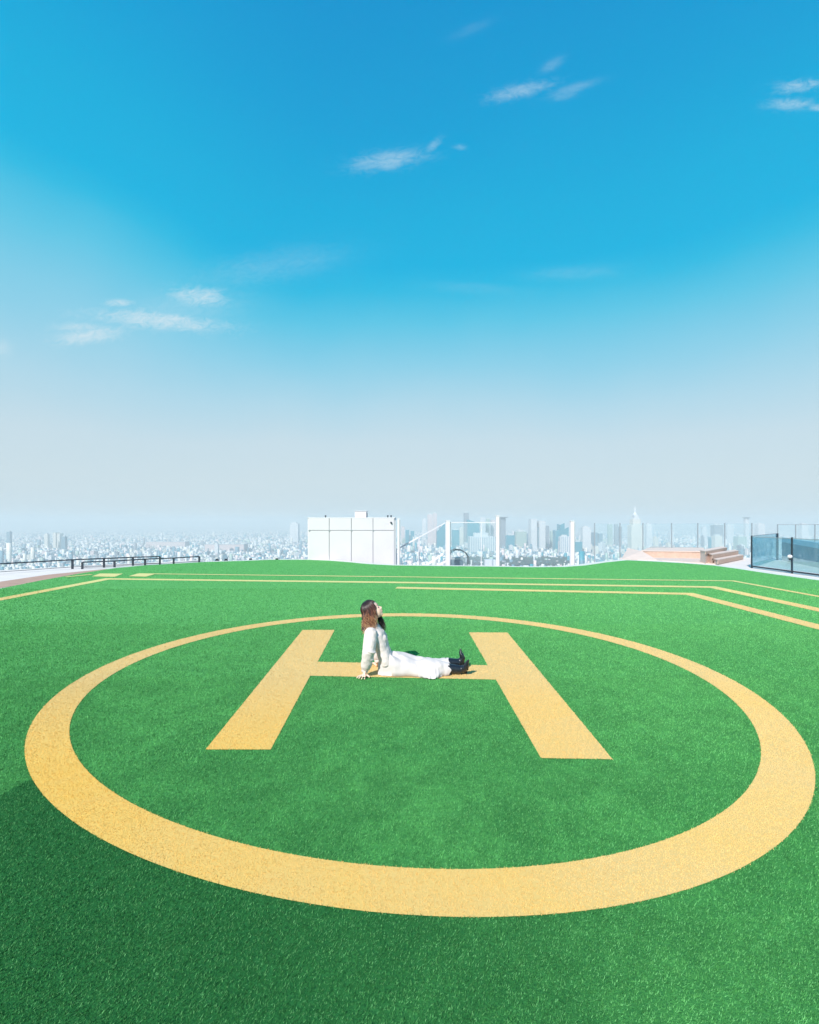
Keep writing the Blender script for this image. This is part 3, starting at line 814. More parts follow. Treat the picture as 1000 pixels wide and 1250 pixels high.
# hands: palm on the turf, fingers spread
def hand(wrist, q):
    W_ = Vector(wrist); ang = R(250) if q == 1 else R(110)
    f_ = Vector((math.cos(ang), math.sin(ang), 0)); l_ = Vector((-f_.y, f_.x, 0))
    P = Vector((W_.x, W_.y, 0.030)) + f_ * 0.025
    mb.tube([W_, W_ * 0.5 + P * 0.5 + Vector((0, 0, .008)), P, P + f_ * 0.03], [(0.024, 0.022), (0.026, 0.022), (0.036, 0.015), (0.036, 0.012)] if q else [], 14)
    mb.ball(P + f_ * 0.012, (0.036, 0.040, 0.014), Matrix((f_, l_, Vector((0, 0, 1)))).transposed())
    for off, sp, L_ in ((-0.030, -0.40, 0.058), (-0.011, -0.13, 0.068), (0.010, 0.10, 0.073), (0.029, 0.34, 0.066)):
        d_ = (f_ + l_ * sp).normalized(); r0 = P + f_ * 0.035 + l_ * off
        mb.tube([r0 - d_ * 0.02, r0 + Vector((0, 0, 0.004)), r0 + d_ * L_ * 0.45 + Vector((0, 0, 0.003)), r0 + d_ * L_ * 0.78 - Vector((0, 0, 0.006)), r0 + d_ * L_ - Vector((0, 0, 0.012))],
                [0.0095, 0.0095, 0.0085, 0.0078, 0.0062], 10)
    sgn = 1 if q == 1 else -1
    d_ = (f_ * 0.45 + l_ * sgn * 0.95).normalized(); r0 = P - f_ * 0.012 + l_ * sgn * 0.024
    mb.tube([r0 - d_ * 0.015, r0 + d_ * 0.022, r0 + d_ * 0.042 + f_ * 0.004 - Vector((0, 0, .004)), r0 + d_ * 0.060 + f_ * 0.010 - Vector((0, 0, .009))], [0.012, 0.011, 0.0095, 0.007], 10)
hand(ARM[1][2], 1); hand(ARM[-1][2], -1)
# legs
LEG = {1: [(-0.23, 5.71, 0.092), (0.15, 5.70, 0.098), (0.545, 5.69, 0.062)], -1: [(-0.23, 5.86, 0.092), (0.15, 5.87, 0.098), (0.535, 5.885, 0.082)]}
for q in (1, -1):
    H_, K_, A_ = (Vector(p_) for p_ in LEG[q])
    mb.tube([H_, H_.lerp(K_, 0.5), K_, K_.lerp(A_, 0.3), K_.lerp(A_, 0.8), A_], [0.056, 0.050, 0.040, 0.036, 0.033, 0.034], 16)
    mb.ball(A_, 0.036)
FOOT = {1: [(0.600, 5.690, 0.056), (0.645, 5.655, 0.100), (0.655, 5.625, 0.165)], -1: [(0.600, 5.890, 0.078), (0.628, 5.890, 0.142), (0.604, 5.888, 0.208)]}
for q in (1, -1):
    mb.tube([LEG[q][2]] + FOOT[q][:2], [0.034, 0.030, 0.020], 12)
o = mb.fused('body', M_skin, None, 0.0042, 3); rel(o, prs)
# face details
M_lip = pbr('lips', (0.60, 0.20, 0.18), 0.4)
M_brow = pbr('brow_hair', (0.10, 0.055, 0.04), 0.7)
mb = MB(); mb.ball(hp(0.0815, 0, -0.0535), (0.0105, 0.016, 0.0045), HM); mb.ball(hp(0.0795, 0, -0.0655), (0.0095, 0.014, 0.0048), HM)
rel(mb.build('lips', M_lip, smooth=True), prs)
for q in (1, -1):
    mb = MB(); mb.tube([hp(0.081, q * 0.012, 0.026), hp(0.079, q * 0.028, 0.031), hp(0.070, q * 0.043, 0.027)], [0.0018, 0.0024, 0.0012], 6)
    rel(mb.build('eyebrow', M_brow), prs)
    mb = MB(); mb.tube([hp(0.079, q * 0.014, -0.002), hp(0.0795, q * 0.026, -0.006), hp(0.070, q * 0.042, -0.002)], [0.0012, 0.0020, 0.0012], 6)
    rel(mb.build('eyelashes', M_brow), prs)

def cloth(name, colr, rough=0.85, knit=0.5, scale=260, var=0.04, ribs=1.0):
    m = bpy.data.materials.new(name); m.use_nodes = True
    t = NT(m.node_tree); p = t.n['Principled BSDF']
    co = t.add('ShaderNodeTexCoord').outputs['Object']
    n_ = t.noise(co, 14, 5, 0.6); c = t.mix(t.rng(n_, .3, .7), tuple(x * (1 - var) for x in colr), tuple(min(1, x * (1 + var)) for x in colr))
    t.l.new(c, p.inputs['Base Color']); p.inputs['Roughness'].default_value = rough; p.inputs['Specular IOR Level'].default_value = 0.15
    p.inputs['Sheen Weight'].default_value = 0.15
    b = t.add('ShaderNodeBump'); b.inputs['Strength'].default_value = knit; b.inputs['Distance'].default_value = 0.004
    wv = t.add('ShaderNodeTexWave'); wv.inputs['Scale'].default_value = scale / 10; wv.inputs['Distortion'].default_value = 1.5; wv.inputs['Detail'].default_value = 2
    t.l.new(co, wv.inputs['Vector'])
    t.l.new(t.math('ADD', t.math('MULTIPLY', wv.outputs['Fac'], ribs), t.math('MULTIPLY', t.noise(co, 60, 4, 0.7), 1.5)), b.inputs['Height'])
    t.l.new(b.outputs[0], p.inputs['Normal'])
    return m
M_knit = cloth('cream_knit', (0.70, 0.60, 0.57), knit=0.6)
M_skirt = cloth('white_skirt', (0.60, 0.53, 0.515), knit=0.25, scale=500, ribs=0.15)
# sweater
mb = MB()
mb.tube([(-0.262, 5.78, 0.115), (-0.285, 5.78, 0.20), (-0.312, 5.78, 0.275), (-0.340, 5.78, 0.36), (-0.378, 5.78, 0.44), (-0.41, 5.78, 0.50), (-0.43, 5.78, 0.535)],
        [(0.168, 0.088), (0.165, 0.086), (0.148, 0.083), (0.155, 0.092), (0.165, 0.098), (0.13, 0.082), (0.075, 0.068)], 26)
for q in (1, -1):
    mb.ball((-0.312, 5.78 - q * 0.066, 0.390), (0.056, 0.066, 0.072))
    S_, E_, W_ = (Vector(p_) for p_ in ARM[q])
    d_ = (W_ - E_).normalized()
    mb.ball(S_ + Vector((0, 0, -0.004)), 0.066)
    mb.tube([(-0.42, 5.78 - q * 0.07, 0.51), S_, S_.lerp(E_, 0.45), E_ + Vector((-.006, 0, 0)), E_.lerp(W_, 0.35) - Vector((.002, 0, 0)), E_.lerp(W_, 0.75), E_.lerp(W_, 0.95)],
            [0.060, 0.074, 0.076, 0.072, 0.066, 0.062, 0.044], 18)
    for k_ in range(5):                                              # bunched folds of the loose sleeve
        c_ = E_.lerp(W_, -0.15 + 0.22 * k_)
        mb.ball(c_ + Vector((random.Random(k_).uniform(-.012, .012), random.Random(k_ + 9).uniform(-.012, .012), 0)), (0.072 - .003 * k_, 0.068 - .003 * k_, 0.022), Matrix.Rotation(0.35 * (-1) ** k_, 3, 'Y'))
mb.tube([(-0.432, 5.78, 0.525), (-0.432, 5.78, 0.565)], [0.066, 0.060], 20)      # collar
sw = mb.fused('sweater', M_knit, None, 0.0055, 3, disp=0.006, dscale=22); rel(sw, prs)
for q in (1, -1):
    S_, E_, W_ = (Vector(p_) for p_ in ARM[q]); d_ = (W_ - E_).normalized()
    mb = MB(); a_ = E_.lerp(W_, 0.93); b_ = E_.lerp(W_, 1.10)
    mb.tube([a_, a_.lerp(b_, .5), b_, b_ + d_ * .004], [0.040, 0.037, 0.040, 0.034], 20)
    t_ = mb.build('cuff', M_knit, None, True); rel(t_, prs)
# skirt: one long cloth sheet over both legs, hem at the ankles
def lerp_tab(tab, x):
    for (a_, va), (b_, vb) in zip(tab, tab[1:]):
        if x <= b_:
            t_ = max(0, min(1, (x - a_) / (b_ - a_))); t_ = t_ * t_ * (3 - 2 * t_); return va + (vb - va) * t_
    return tab[-1][1]
nearT = [(-.36, 5.66), (-.30, 5.615), (-.19, 5.61), (0, 5.61), (.10, 5.585), (.18, 5.535), (.27, 5.505), (.33, 5.56), (.40, 5.62), (.46, 5.635)]
farT = [(-.36, 5.90), (-.30, 5.95), (-.1, 5.985), (.2, 5.99), (.46, 5.96)]
topT = [(-.36, 0.12), (-.335, 0.20), (-.28, 0.245), (-.20, 0.235), (-.08, 0.205), (.10, 0.165), (.18, 0.170), (.30, 0.160), (.40, 0.150), (.46, 0.142)]
NI, NJ = 110, 72; vs_ = []; fs_ = []
for i in range(NI + 1):
    x_ = -0.36 + (0.455 + 0.36) * i / NI
    y0_, y1_, zt_ = lerp_tab(nearT, x_), lerp_tab(farT, x_), lerp_tab(topT, x_)
    for j in range(NJ):
        a_ = 2 * math.pi * j / NJ; cx = (y0_ + y1_) / 2; hw = (y1_ - y0_) / 2
        # upper arc: super-ellipse with a shallow dip between the legs; the bottom lies on the turf
        ca, sa = math.cos(a_), math.sin(a_)
        yy = cx + hw * math.copysign(abs(ca) ** 0.9, ca)
        if sa >= 0:
            prof = abs(sa) ** 0.62
            dip = 0.030 * math.exp(-((yy - 5.785) / 0.035) ** 2) * max(0, min(1, (x_ + 0.15) / 0.25))
            z_ = 0.010 + (zt_ - 0.010) * prof - dip * prof
            # near side leg and drape of cloth that slides down towards the viewer
        else:
            z_ = 0.010 - 0.006 * abs(sa)
        if yy < 5.60: z_ = 0.012 + (z_ - 0.012) * max(0.0, 1 - (5.60 - yy) / 0.085) ** 0.8
        fold = 0.0100 * math.sin(24 * (yy - 5.5) + 9 * x_ + 3 * mnoise.noise(Vector((x_ * 5, yy * 7, 0)))) + 0.0075 * mnoise.noise(Vector((x_ * 7.0, yy * 16, z_ * 9))) \
            + 0.004 * mnoise.noise(Vector((x_ * 22, yy * 26, z_ * 20))) + 0.0045 * math.sin(34 * (x_ * 0.8 + (yy - 5.8) * 1.1)) * math.exp(-((x_ + 0.22) / 0.12) ** 2)
        amp = 0.35 if sa < 0 else 1.0
        yy -= 0.022 * max(0, math.sin(x_ * 62 + .5)) ** 3 * max(0, -ca) ** 6 * (1 if .08 < x_ < .33 else 0)
        vs_.append((x_ + (0.012 * math.sin(a_ * 5) + 0.01 * math.sin(a_ * 11 + 1)) * (i / NI) ** 8, yy + fold * ca * 1.2 * amp, max(0.004, z_ + fold * max(sa, 0) * 1.3)))
for i in range(NI):
    for j in range(NJ):
        j2 = (j + 1) % NJ
        fs_.append((i * NJ + j, (i + 1) * NJ + j, (i + 1) * NJ + j2, i * NJ + j2))
mb = MB(); mb.v = vs_; mb.f = fs_ + [tuple(range(NJ))]
sk_ = mb.build('skirt', M_skirt, None, True); rel(sk_, prs)
md = sk_.modifiers.new('cloth thickness', 'SOLIDIFY'); md.thickness = 0.004; md.offset = 1
# boots
M_boot = pbr('black_leather', (0.012, 0.014, 0.020), 0.28, spec=0.6, bump=0.25, bscale=60)
M_sole = pbr('black_sole', (0.015, 0.015, 0.018), 0.6)
for q in (1, -1):
    A_ = Vector(LEG[q][2]); K_ = Vector(LEG[q][1]); up = (K_ - A_).normalized(); h_, b_, t_ = (Vector(p_) for p_ in FOOT[q])
    top = A_ + up * 0.115; dirf = (t_ - h_).normalized(); out_ = (-up - dirf * (-up).dot(dirf)).normalized()
    mb = MB()
    mb.tube([top, A_ + up * 0.07, A_, A_ + (h_ - A_) * 0.8], [0.058, 0.055, 0.051, 0.049], 18)
    mb.tube([h_ - dirf * 0.025 + out_ * 0.012, h_ + dirf * 0.01, b_.lerp(h_, .5), b_, b_.lerp(t_, .6), t_, t_ + dirf * 0.040],
            [(0.030, 0.034), (0.040, 0.042), (0.040, 0.043), (0.041, 0.033), (0.037, 0.026), (0.024, 0.018), (0.009, 0.008)], 18)
    bt = mb.fused('boot', M_boot, None, 0.0045, 4); rel(bt, prs)
    mb = MB(); mb.tube([h_ - dirf * 0.034 + out_ * 0.040, h_ + dirf * 0.02 + out_ * 0.040, b_ + out_ * 0.026, t_ + out_ * 0.012, t_ + dirf * 0.026 + out_ * 0.004],
                       [(0.026, 0.005), (0.028, 0.005), (0.035, 0.004), (0.020, 0.003), (0.006, 0.003)], 12)
    s_ = mb.build('sole', M_sole, None, True); rel(s_, prs)
    mb = MB(); mb.tube([h_ - dirf * 0.012 + out_ * 0.038, h_ - dirf * 0.016 + out_ * 0.066], [(0.025, 0.022), (0.023, 0.019)], 12)
    s_ = mb.build('boot_heel', M_sole, None, False); rel(s_, prs)
# hair
M_hair = bpy.data.materials.new('brown_hair'); M_hair.use_nodes = True
t = NT(M_hair.node_tree); p = t.n['Principled BSDF']
a_ = t.add('ShaderNodeAttribute', attribute_name='t').outputs['Fac']
rp = t.add('ShaderNodeValToRGB'); t.l.new(a_, rp.inputs[0]); e = rp.color_ramp
for i_ in range(3): e.elements.new(0.5)
for el_, (ps, cl_) in zip(e.elements, ((0.0, 0), (0.26, 0), (0.44, 0), (0.70, 0), (1.0, 0))):
    el_.position = ps
for el_, cl_ in zip(e.elements, ((0.009, 0.005, 0.006), (0.030, 0.011, 0.010), (0.17, 0.055, 0.040), (0.34, 0.16, 0.08), (0.66, 0.44, 0.23))): el_.color = (*cl_, 1)
t.l.new(rp.outputs[0], p.inputs['Base Color']); p.inputs['Roughness'].default_value = 0.38; p.inputs['Specular IOR Level'].default_value = 0.5
rh = random.Random(5)
mb = MB(); tv = []
def lock(pts, rads, t0, t1):
    mb.tube(pts, rads, 6)
    for i_ in range(len(pts)):
        tv.extend([t0 + (t1 - t0) * i_ / (len(pts) - 1)] * 6)
# cap under the locks
capv = MB(); capv.ball(hp(-0.024, 0, 0.030), (0.098, 0.086, 0.097), HM, 24, 16)
for i_ in range(1150):
    phi = rh.uniform(R(38), R(180)) * rh.choice((1, -1)); near = phi > 0
    th1 = R(rh.uniform(78, 118)) if abs(phi) > R(70) else R(rh.uniform(72, 92))
    lay = rh.uniform(0, 0.012); pts = []; part = rh.uniform(-.012, .012)
    ns = 7
    for k_ in range(ns):
        th = R(6) + (th1 - R(6)) * k_ / (ns - 1)
        pts.append(c0 + fv * (-0.022 + (0.100 + lay) * math.sin(th) * math.cos(phi)) + sv * ((0.088 + lay) * math.sin(th) * math.sin(phi)) + uv * (0.030 + (0.099 + lay) * math.cos(th)))
    last = pts[-1]; L_ = rh.uniform(0.13, 0.245)
    tz = rh.uniform(0.505, 0.61) - (0.03 if rh.random() < .25 else 0)
    L_ = max(0.05, last.z - tz)
    cl_ = round(math.degrees(phi) / 16); ph = cl_ * 1.9 + rh.gauss(0, 0.35); nk = 10; amp = rh.uniform(0.014, 0.028)
    sdir = Vector((0, -1 if near else 1, 0)); tgx = max(-0.515, min(-0.375, last.x - 0.02 + rh.gauss(0, .02)))
    for k_ in range(1, nk + 1):
        s_ = k_ / nk
        x_ = last.x + (tgx - last.x) * min(1, s_ * 1.3) + amp * s_ * 1.6 * math.sin(ph + s_ * 8.5)
        y_ = last.y + sdir.y * (0.012 * math.sin(s_ * 2.6)) + amp * s_ * math.cos(ph * 1.3 + s_ * 8.0)
        y_ += (5.78 + math.copysign(0.075, last.y - 5.78) - last.y) * 0.35 * s_
        z_ = last.z - L_ * s_
        if z_ < 0.60:   # rest outside shoulder and collar
            dd = Vector((x_ + 0.42, y_ - 5.78)); lim = 0.075 + (0.60 - z_) * 0.9
            if dd.length < lim and z_ < 0.56: y_ = 5.78 + math.copysign(max(abs(y_ - 5.78), lim * .95), y_ - 5.78)
        pts.append(Vector((x_, y_, z_)))
    r0 = rh.uniform(0.0020, 0.0046)
    lock(pts, [(r0 * 0.5 if k_ == 0 else r0 * (1 - 0.72 * max(0, (k_ - 8) / (ns + nk - 9)))) for k_ in range(ns + nk)], rh.uniform(0, .12), min(1.0, rh.choice((.55, .8, 1.1)) * rh.uniform(0.85, 1.1) * (0.38 if abs(phi) > R(148) else 1)))
# dark locks on the far side falling before the throat
for i_ in range(110):
    st = hp(rh.uniform(0.015, 0.05), -0.072 + rh.uniform(-.01, .008), rh.uniform(-.04, 0.02)); ph = rh.uniform(0, 6.3)
    ex = rh.uniform(-0.335, -0.275); ez = rh.uniform(0.475, 0.56)
    pts = [st + (Vector((ex, rh.uniform(5.76, 5.86), ez)) - st) * (k_ / 9) + Vector((0.008 * math.sin(ph + k_ * .8), 0, 0.0)) for k_ in range(10)]
    lock(pts, [0.0036 * (1 - .07 * k_) for k_ in range(10)], 0.0, 0.25)
me = mb.mesh('hair'); at2 = me.attributes.new('t', 'FLOAT', 'POINT'); at2.data.foreach_set('value', tv)
rel(link('hair', me, M_hair, None, True), prs)
# fringe
mb = MB(); tv = []
for i_ in range(130):
    b_ = rh.uniform(-0.055, 0.06); r_ = 0.0022
    pts = []
    for k_ in range(8):
        th = R(4 + (62 - 4) * k_ / 7); ph = math.atan2(b_ * 1.2, 0.09)
        pts.append(c0 + fv * (-0.018 + 0.103 * math.sin(th) * math.cos(ph)) + sv * (0.09 * math.sin(th) * math.sin(ph) * (1 + .2 * k_ / 7)) + uv * (0.030 + 0.100 * math.cos(th)))
    lock(pts, [r_ * (1 - .08 * k_) for k_ in range(8)], 0.0, 0.35)
me = mb.mesh('fringe'); at2 = me.attributes.new('t', 'FLOAT', 'POINT'); at2.data.foreach_set('value', tv)
rel(link('fringe', me, M_hair, None, True), prs)
me = capv.mesh('hair_cap')
rel(link('hair_cap', me, M_hair, None, True), prs)

# ------------------------------------------------------------------ the city 230 m below
GZ = -230.0
def city_mat(name, wall, glass, floor=3.6, bay=4.0, mode='grid', rough=0.7):
    m = bpy.data.materials.new(name); m.use_nodes = True
    t = NT(m.node_tree); p = t.n['Principled BSDF']
    g = t.add('ShaderNodeNewGeometry')
    s = t.add('ShaderNodeSeparateXYZ'); t.l.new(g.outputs['Position'], s.inputs[0])
    nr = t.add('ShaderNodeSeparateXYZ'); t.l.new(g.outputs['Normal'], nr.inputs[0])
    fz = t.math('GREATER_THAN', t.math('FRACT', t.math('DIVIDE', s.outputs[2], floor)), 0.5)
    fx = t.math('GREATER_THAN', t.math('FRACT', t.math('DIVIDE', t.math('ADD', s.outputs[0], s.outputs[1]), bay)), 0.42)
    f = {'grid': t.math('MULTIPLY', fz, fx), 'band': fz, 'rib': fx}[mode]
    side = t.math('LESS_THAN', t.math('ABSOLUTE', nr.outputs[2]), 0.5)
    c = t.mix(t.math('MULTIPLY', f, side), wall, glass)
    t.l.new(c, p.inputs['Base Color'])
    p.inputs['Roughness'].default_value = rough
    return m
CM = {
    'white': city_mat('white_tower', (0.68, 0.67, 0.67), (0.18, 0.26, 0.34), 3.4, 5.0),
    'pink': city_mat('pinkish_tower', (0.70, 0.57, 0.56), (0.40, 0.36, 0.38), 3.6, 6.0, 'rib'),
    'grey': city_mat('grey_tower', (0.26, 0.28, 0.31), (0.10, 0.15, 0.20), 4.0, 8.0, 'band'),
    'green': city_mat('greenish_tower', (0.36, 0.46, 0.41), (0.14, 0.25, 0.26), 3.8, 7.0),
    'blue': city_mat('blue_glass_tower', (0.012, 0.25, 0.33), (0.006, 0.11, 0.17), 8.0, 9.0, 'grid', 0.4),
    'rib': city_mat('ribbed_white_tower', (0.70, 0.69, 0.69), (0.24, 0.31, 0.38), 3.2, 13.0, 'rib'),
    'cream': city_mat('cream_block', (0.68, 0.65, 0.59), (0.28, 0.31, 0.32), 3.2, 6.0),
    'mid': city_mat('bluish_block', (0.12, 0.24, 0.31), (0.05, 0.11, 0.16), 3.6, 6.0),
}
M_plant = pbr('roof_plant_grey', (0.5, 0.52, 0.54), 0.8)
def tower(x0_, x1_, yt, D, mat, lab, shape='box', deep=None, cat='skyscraper'):
    xa, xb = (x0_ - 500) * D / F, (x1_ - 500) * D / F
    zt = CH - (yt - HZ) * D / F; wd = xb - xa; dp = deep or max(25, wd * 0.8); xc = (xa + xb) / 2
    r = empty('distant_tower', (xc, D, GZ)); tag(r, lab, cat, 'distant towers on the skyline')
    H = zt
    m = CM[mat]
    def part(name, mb, mt): return rel(mb.build(name, mt), r)
    if shape == 'box':
        part('shaft', MB().box(xa, xb, D, D + dp, GZ, H), m)
        part('rooftop_plant', MB().box(xa + wd * .2, xb - wd * .25, D + dp * .2, D + dp * .8, H, H + wd * .14 + 3), M_plant)
    elif shape == 'taper':
        part('shaft', MB().prism([(xa, D), (xb, D), (xb, D + dp), (xa, D + dp)], GZ, [H, H - wd * .35, H - wd * .35, H]), m)
        part('podium', MB().box(xa - wd * .2, xb + wd * .25, D - 10, D + dp + 10, GZ, GZ + (H - GZ) * .3), CM['white'])
    elif shape == 'slant':
        part('shaft', MB().prism([(xa, D), (xb, D), (xb, D + dp), (xa, D + dp)], GZ, [H - wd * 1.1, H, H, H - wd * 1.1]), m)
        part('core', MB().box(xa + wd * .3, xa + wd * .5, D + dp + .5, D + dp + 12, GZ, H - wd * .4), CM['grey'])
    elif shape == 'twin':
        part('shaft', MB().box(xa, xa + wd * .42, D, D + dp, GZ, H), m)
        part('shaft', MB().box(xa + wd * .58, xb, D, D + dp, GZ, H - wd * .12), m)
        part('link', MB().box(xa + wd * .42, xa + wd * .58, D + dp * .2, D + dp * .8, GZ, H - wd * .6), CM['mid'])
    elif shape == 'stair':
        for k_, (f0, f1, dh) in enumerate(((0, .34, .45), (.34, .68, 0), (.68, 1, .3))):
            part('shaft', MB().box(xa + wd * f0, xa + wd * f1, D + k_ * 6, D + dp + k_ * 6, GZ, H - wd * dh), m)
            part('roof_peak', MB().prism([(xa + wd * f0, D + k_ * 6), (xa + wd * f1, D + k_ * 6), (xa + wd * f1, D + dp + k_ * 6), (xa + wd * f0, D + dp + k_ * 6)], H - wd * dh, [H - wd * dh + 1, H - wd * dh + wd * .16, H - wd * dh + 1, H - wd * dh + wd * .1]), m)
    elif shape == 'hall':
        part('wall', MB().box(xa, xb, D, D + 90, GZ, H - 4), CM['pink'])
        for k_ in range(5):
            f0 = xa + wd * k_ / 5
            part('roof', MB().prism([(f0 + 1, D - 2), (f0 + wd / 5 - 1, D - 2), (f0 + wd / 5 - 1, D + 92), (f0 + 1, D + 92)], H - 3.9, [H - 2, H, H, H - 2]), CM['white'])
    elif shape == 'disc':
        part('shaft', MB().box(xa, xb, D, D + dp, GZ, H - 8), m)
        part('crown', MB().tube([(xc, D + dp / 2, H - 8), (xc, D + dp / 2, H)], [wd * .8, wd * 1.2], 20), CM['white'])
    elif shape == 'spire':
        h2 = H - GZ
        part('shaft', MB().box(xa, xb, D, D + dp, GZ, GZ + h2 * .62), m)
        part('setback', MB().box(xa + wd * .16, xb - wd * .16, D + 6, D + dp - 6, GZ + h2 * .62, GZ + h2 * .74), m)
        part('setback', MB().box(xa + wd * .30, xb - wd * .30, D + 10, D + dp - 10, GZ + h2 * .74, GZ + h2 * .82), CM['white'])
        part('spire', MB().tube([(xc, D + dp / 2, GZ + h2 * .82), (xc, D + dp / 2, GZ + h2 * .87), (xc, D + dp / 2, H)], [wd * .20, wd * .11, wd * .02], 8), CM['white'])
    return r
T = [
    (250, 298, 664, 3650, 'white', 'long low pale hall with white roofs in the city left of the cabin', 'hall'),
    (178, 226, 661, 4300, 'white', 'long low pale hall farther left above the low dark railing', 'hall'),
    (489.5, 494, 643, 4600, 'pink', 'narrow pinkish tower just right of the white cabin', 'box'),
    (495, 506, 647, 4200, 'blue', 'blue glass tower between the cabin and the pinkish pair', 'twin'),
    (515.5, 520.5, 634, 4900, 'white', 'slim pale tower left of the tallest pinkish pair', 'box'),
    (522, 528.5, 628, 4500, 'pink', 'tall pinkish tower, left half of the tallest pair', 'box'),
    (529, 533.5, 626.5, 4700, 'pink', 'tall slim tower, right half of the tallest pinkish pair', 'box'),
    (533.5, 544, 638, 3900, 'blue', 'blue glass tower with slanted roof left of the white post', 'slant'),
    (552, 561, 647, 3800, 'blue', 'blue tower right of the hoop-side white post', 'box'),
    (561.5, 566.5, 644, 4500, 'cream', 'cream tower between two blue towers', 'box'),
    (566.5, 572.5, 626, 4300, 'grey', 'tall narrow grey tower behind the broad blue one', 'box'),
    (571, 585.5, 634, 3700, 'blue', 'broad blue tower right of the narrow grey tower', 'taper'),
    (586.5, 592.5, 632.5, 4600, 'white', 'pale tower, left of the pair right of the broad blue tower', 'box'),
    (593.5, 598, 633, 4700, 'green', 'greenish pale tower beside the tallest white post', 'box'),
    (599.5, 605, 635, 4800, 'pink', 'pale pinkish tower touching the tallest white post', 'box'),
    (574, 605, 655.5, 3500, 'rib', 'wide low white apartment tower with vertical ribs', 'box'),
    (611.5, 617.5, 631, 4200, 'grey', 'grey tower with a wide white disc on top', 'disc'),
    (618.5, 628.5, 653.5, 3900, 'blue', 'squat blue block right of the tallest white post', 'box'),
    (630, 643, 649, 4300, 'green', 'greenish pale block right of the squat blue block', 'box'),
    (643.5, 648.5, 651, 4600, 'mid', 'small bluish tower left of the big white twin tower', 'box'),
    (648.5, 666, 633.5, 3900, 'white', 'big white twin tower in the middle of the skyline', 'twin'),
    (666.5, 670.5, 642, 4300, 'grey', 'dark narrow tower right of the white twin tower', 'box'),
    (672.5, 679, 648, 4100, 'green', 'pale green slab left of the stepped blue tower', 'box'),
    (678.5, 695, 641, 3700, 'blue', 'large stepped blue tower left of the thick white post', 'stair'),
    (684.5, 695.5, 655, 3400, 'rib', 'pale ribbed block before the stepped blue tower', 'box'),
    (701.5, 711, 661.5, 3500, 'blue', 'low blue block right of the thick white post', 'box'),
    (711.5, 721.5, 644, 3600, 'white', 'broad white tower right of the low blue block', 'box'),
    (725, 736, 650, 4300, 'mid', 'blue-green block between the white tower and spire tower', 'twin'),
    (743, 748, 640, 4500, 'green', 'slim pale tower, left of the trio before the spire tower', 'box'),
    (751, 754.5, 640, 4600, 'grey', 'slim grey tower, middle of the trio before the spire tower', 'box'),
    (756, 759.5, 643, 4400, 'grey', 'slim grey tower, right of the trio before the spire tower', 'box'),
    (771, 785, 617.5, 3300, 'cream', 'stepped pale tower with a tall white spire', 'spire'),
    (789.5, 796.5, 640, 3900, 'white', 'white tower just right of the spire tower', 'box'),
    (818, 823, 648, 4700, 'white', 'small white tower behind the left end of the platform', 'box'),
    (858, 863, 643, 4300, 'white', 'slim white tower behind the platform middle', 'box'),
    (867, 872.5, 656, 3700, 'blue', 'small blue-green tower behind the platform', 'box'),
    (872.5, 883, 641, 4300, 'grey', 'grey-blue tower behind the platform steps', 'box'),
    (873, 882, 654, 3500, 'cream', 'cream block before the grey-blue tower', 'box'),
    (888, 896, 641, 4600, 'white', 'pale tower right of the grey-blue tower', 'box'),
    (901, 912, 655, 3700, 'green', 'pale block with greenish side left of the glass fence', 'box'),
    (910.5, 914.5, 631.5, 4000, 'white', 'slender white tower with a flat disc top on the right', 'disc'),
    (926, 934, 640, 4900, 'white', 'pale tower behind the near glass fence corner', 'box'),
    (979, 987.5, 640, 3600, 'white', 'white tower seen through the framed screen at right edge', 'box'),
    (8, 12, 649, 4200, 'mid', 'bluish tower near the left photo edge', 'box'),
    (54, 58, 652, 4000, 'cream', 'left of two cream towers near the left photo edge', 'box'),
    (64.5, 73, 650, 4100, 'cream', 'wider cream tower, right of two near the left edge', 'twin'),
    (75, 79.5, 655, 3700, 'mid', 'bluish tower beside the wider cream tower', 'box'),
    (354, 364, 639, 5200, 'white', 'pale broad tower just left of the white cabin', 'box'),
    (262, 266, 664, 3300, 'white', 'small white block in the city left of the cabin', 'box'),
]
for t_ in T:
    tower(*t_)
# mid-rise individuals: copies of a few prototypes
rnd = random.Random(11)
protos = []
for k_, mt in enumerate(('white', 'cream', 'mid', 'pink', 'green', 'grey')):
    mb = MB(); mb.box(-.5, .5, 0, 1, 0, 1)
    mb.box(-.3 + .1 * (k_ % 3), .15, .3, .7, 1.001, 1.12)
    if k_ % 2: mb.box(-.5, -.2, 0.001, .999, 1.001, 1.07)
    me = mb.mesh('city_block'); me.materials.append(CM[mt])
    protos.append((mt, me))
zones = [(0, 120, 'in the city beyond the low dark railings'), (120, 250, 'in the city above the far left turf corner'), (250, 376, 'in the city left of the white cabin'),
         (484, 547, 'in the city just right of the white cabin'), (547, 610, 'in the city between the two left white posts'), (610, 698, 'in the city between the two right white posts'),
         (698, 770, 'in the city left of the spire tower'), (770, 860, 'in the city behind the timber platform'), (860, 917, 'in the city behind the platform steps'), (917, 1000, 'in the city behind the right glass fences')]
tone = {'white': 'small white block', 'cream': 'small cream block', 'mid': 'small bluish block', 'pink': 'small pinkish block', 'green': 'small greenish block', 'grey': 'small grey block'}
cnt = 0
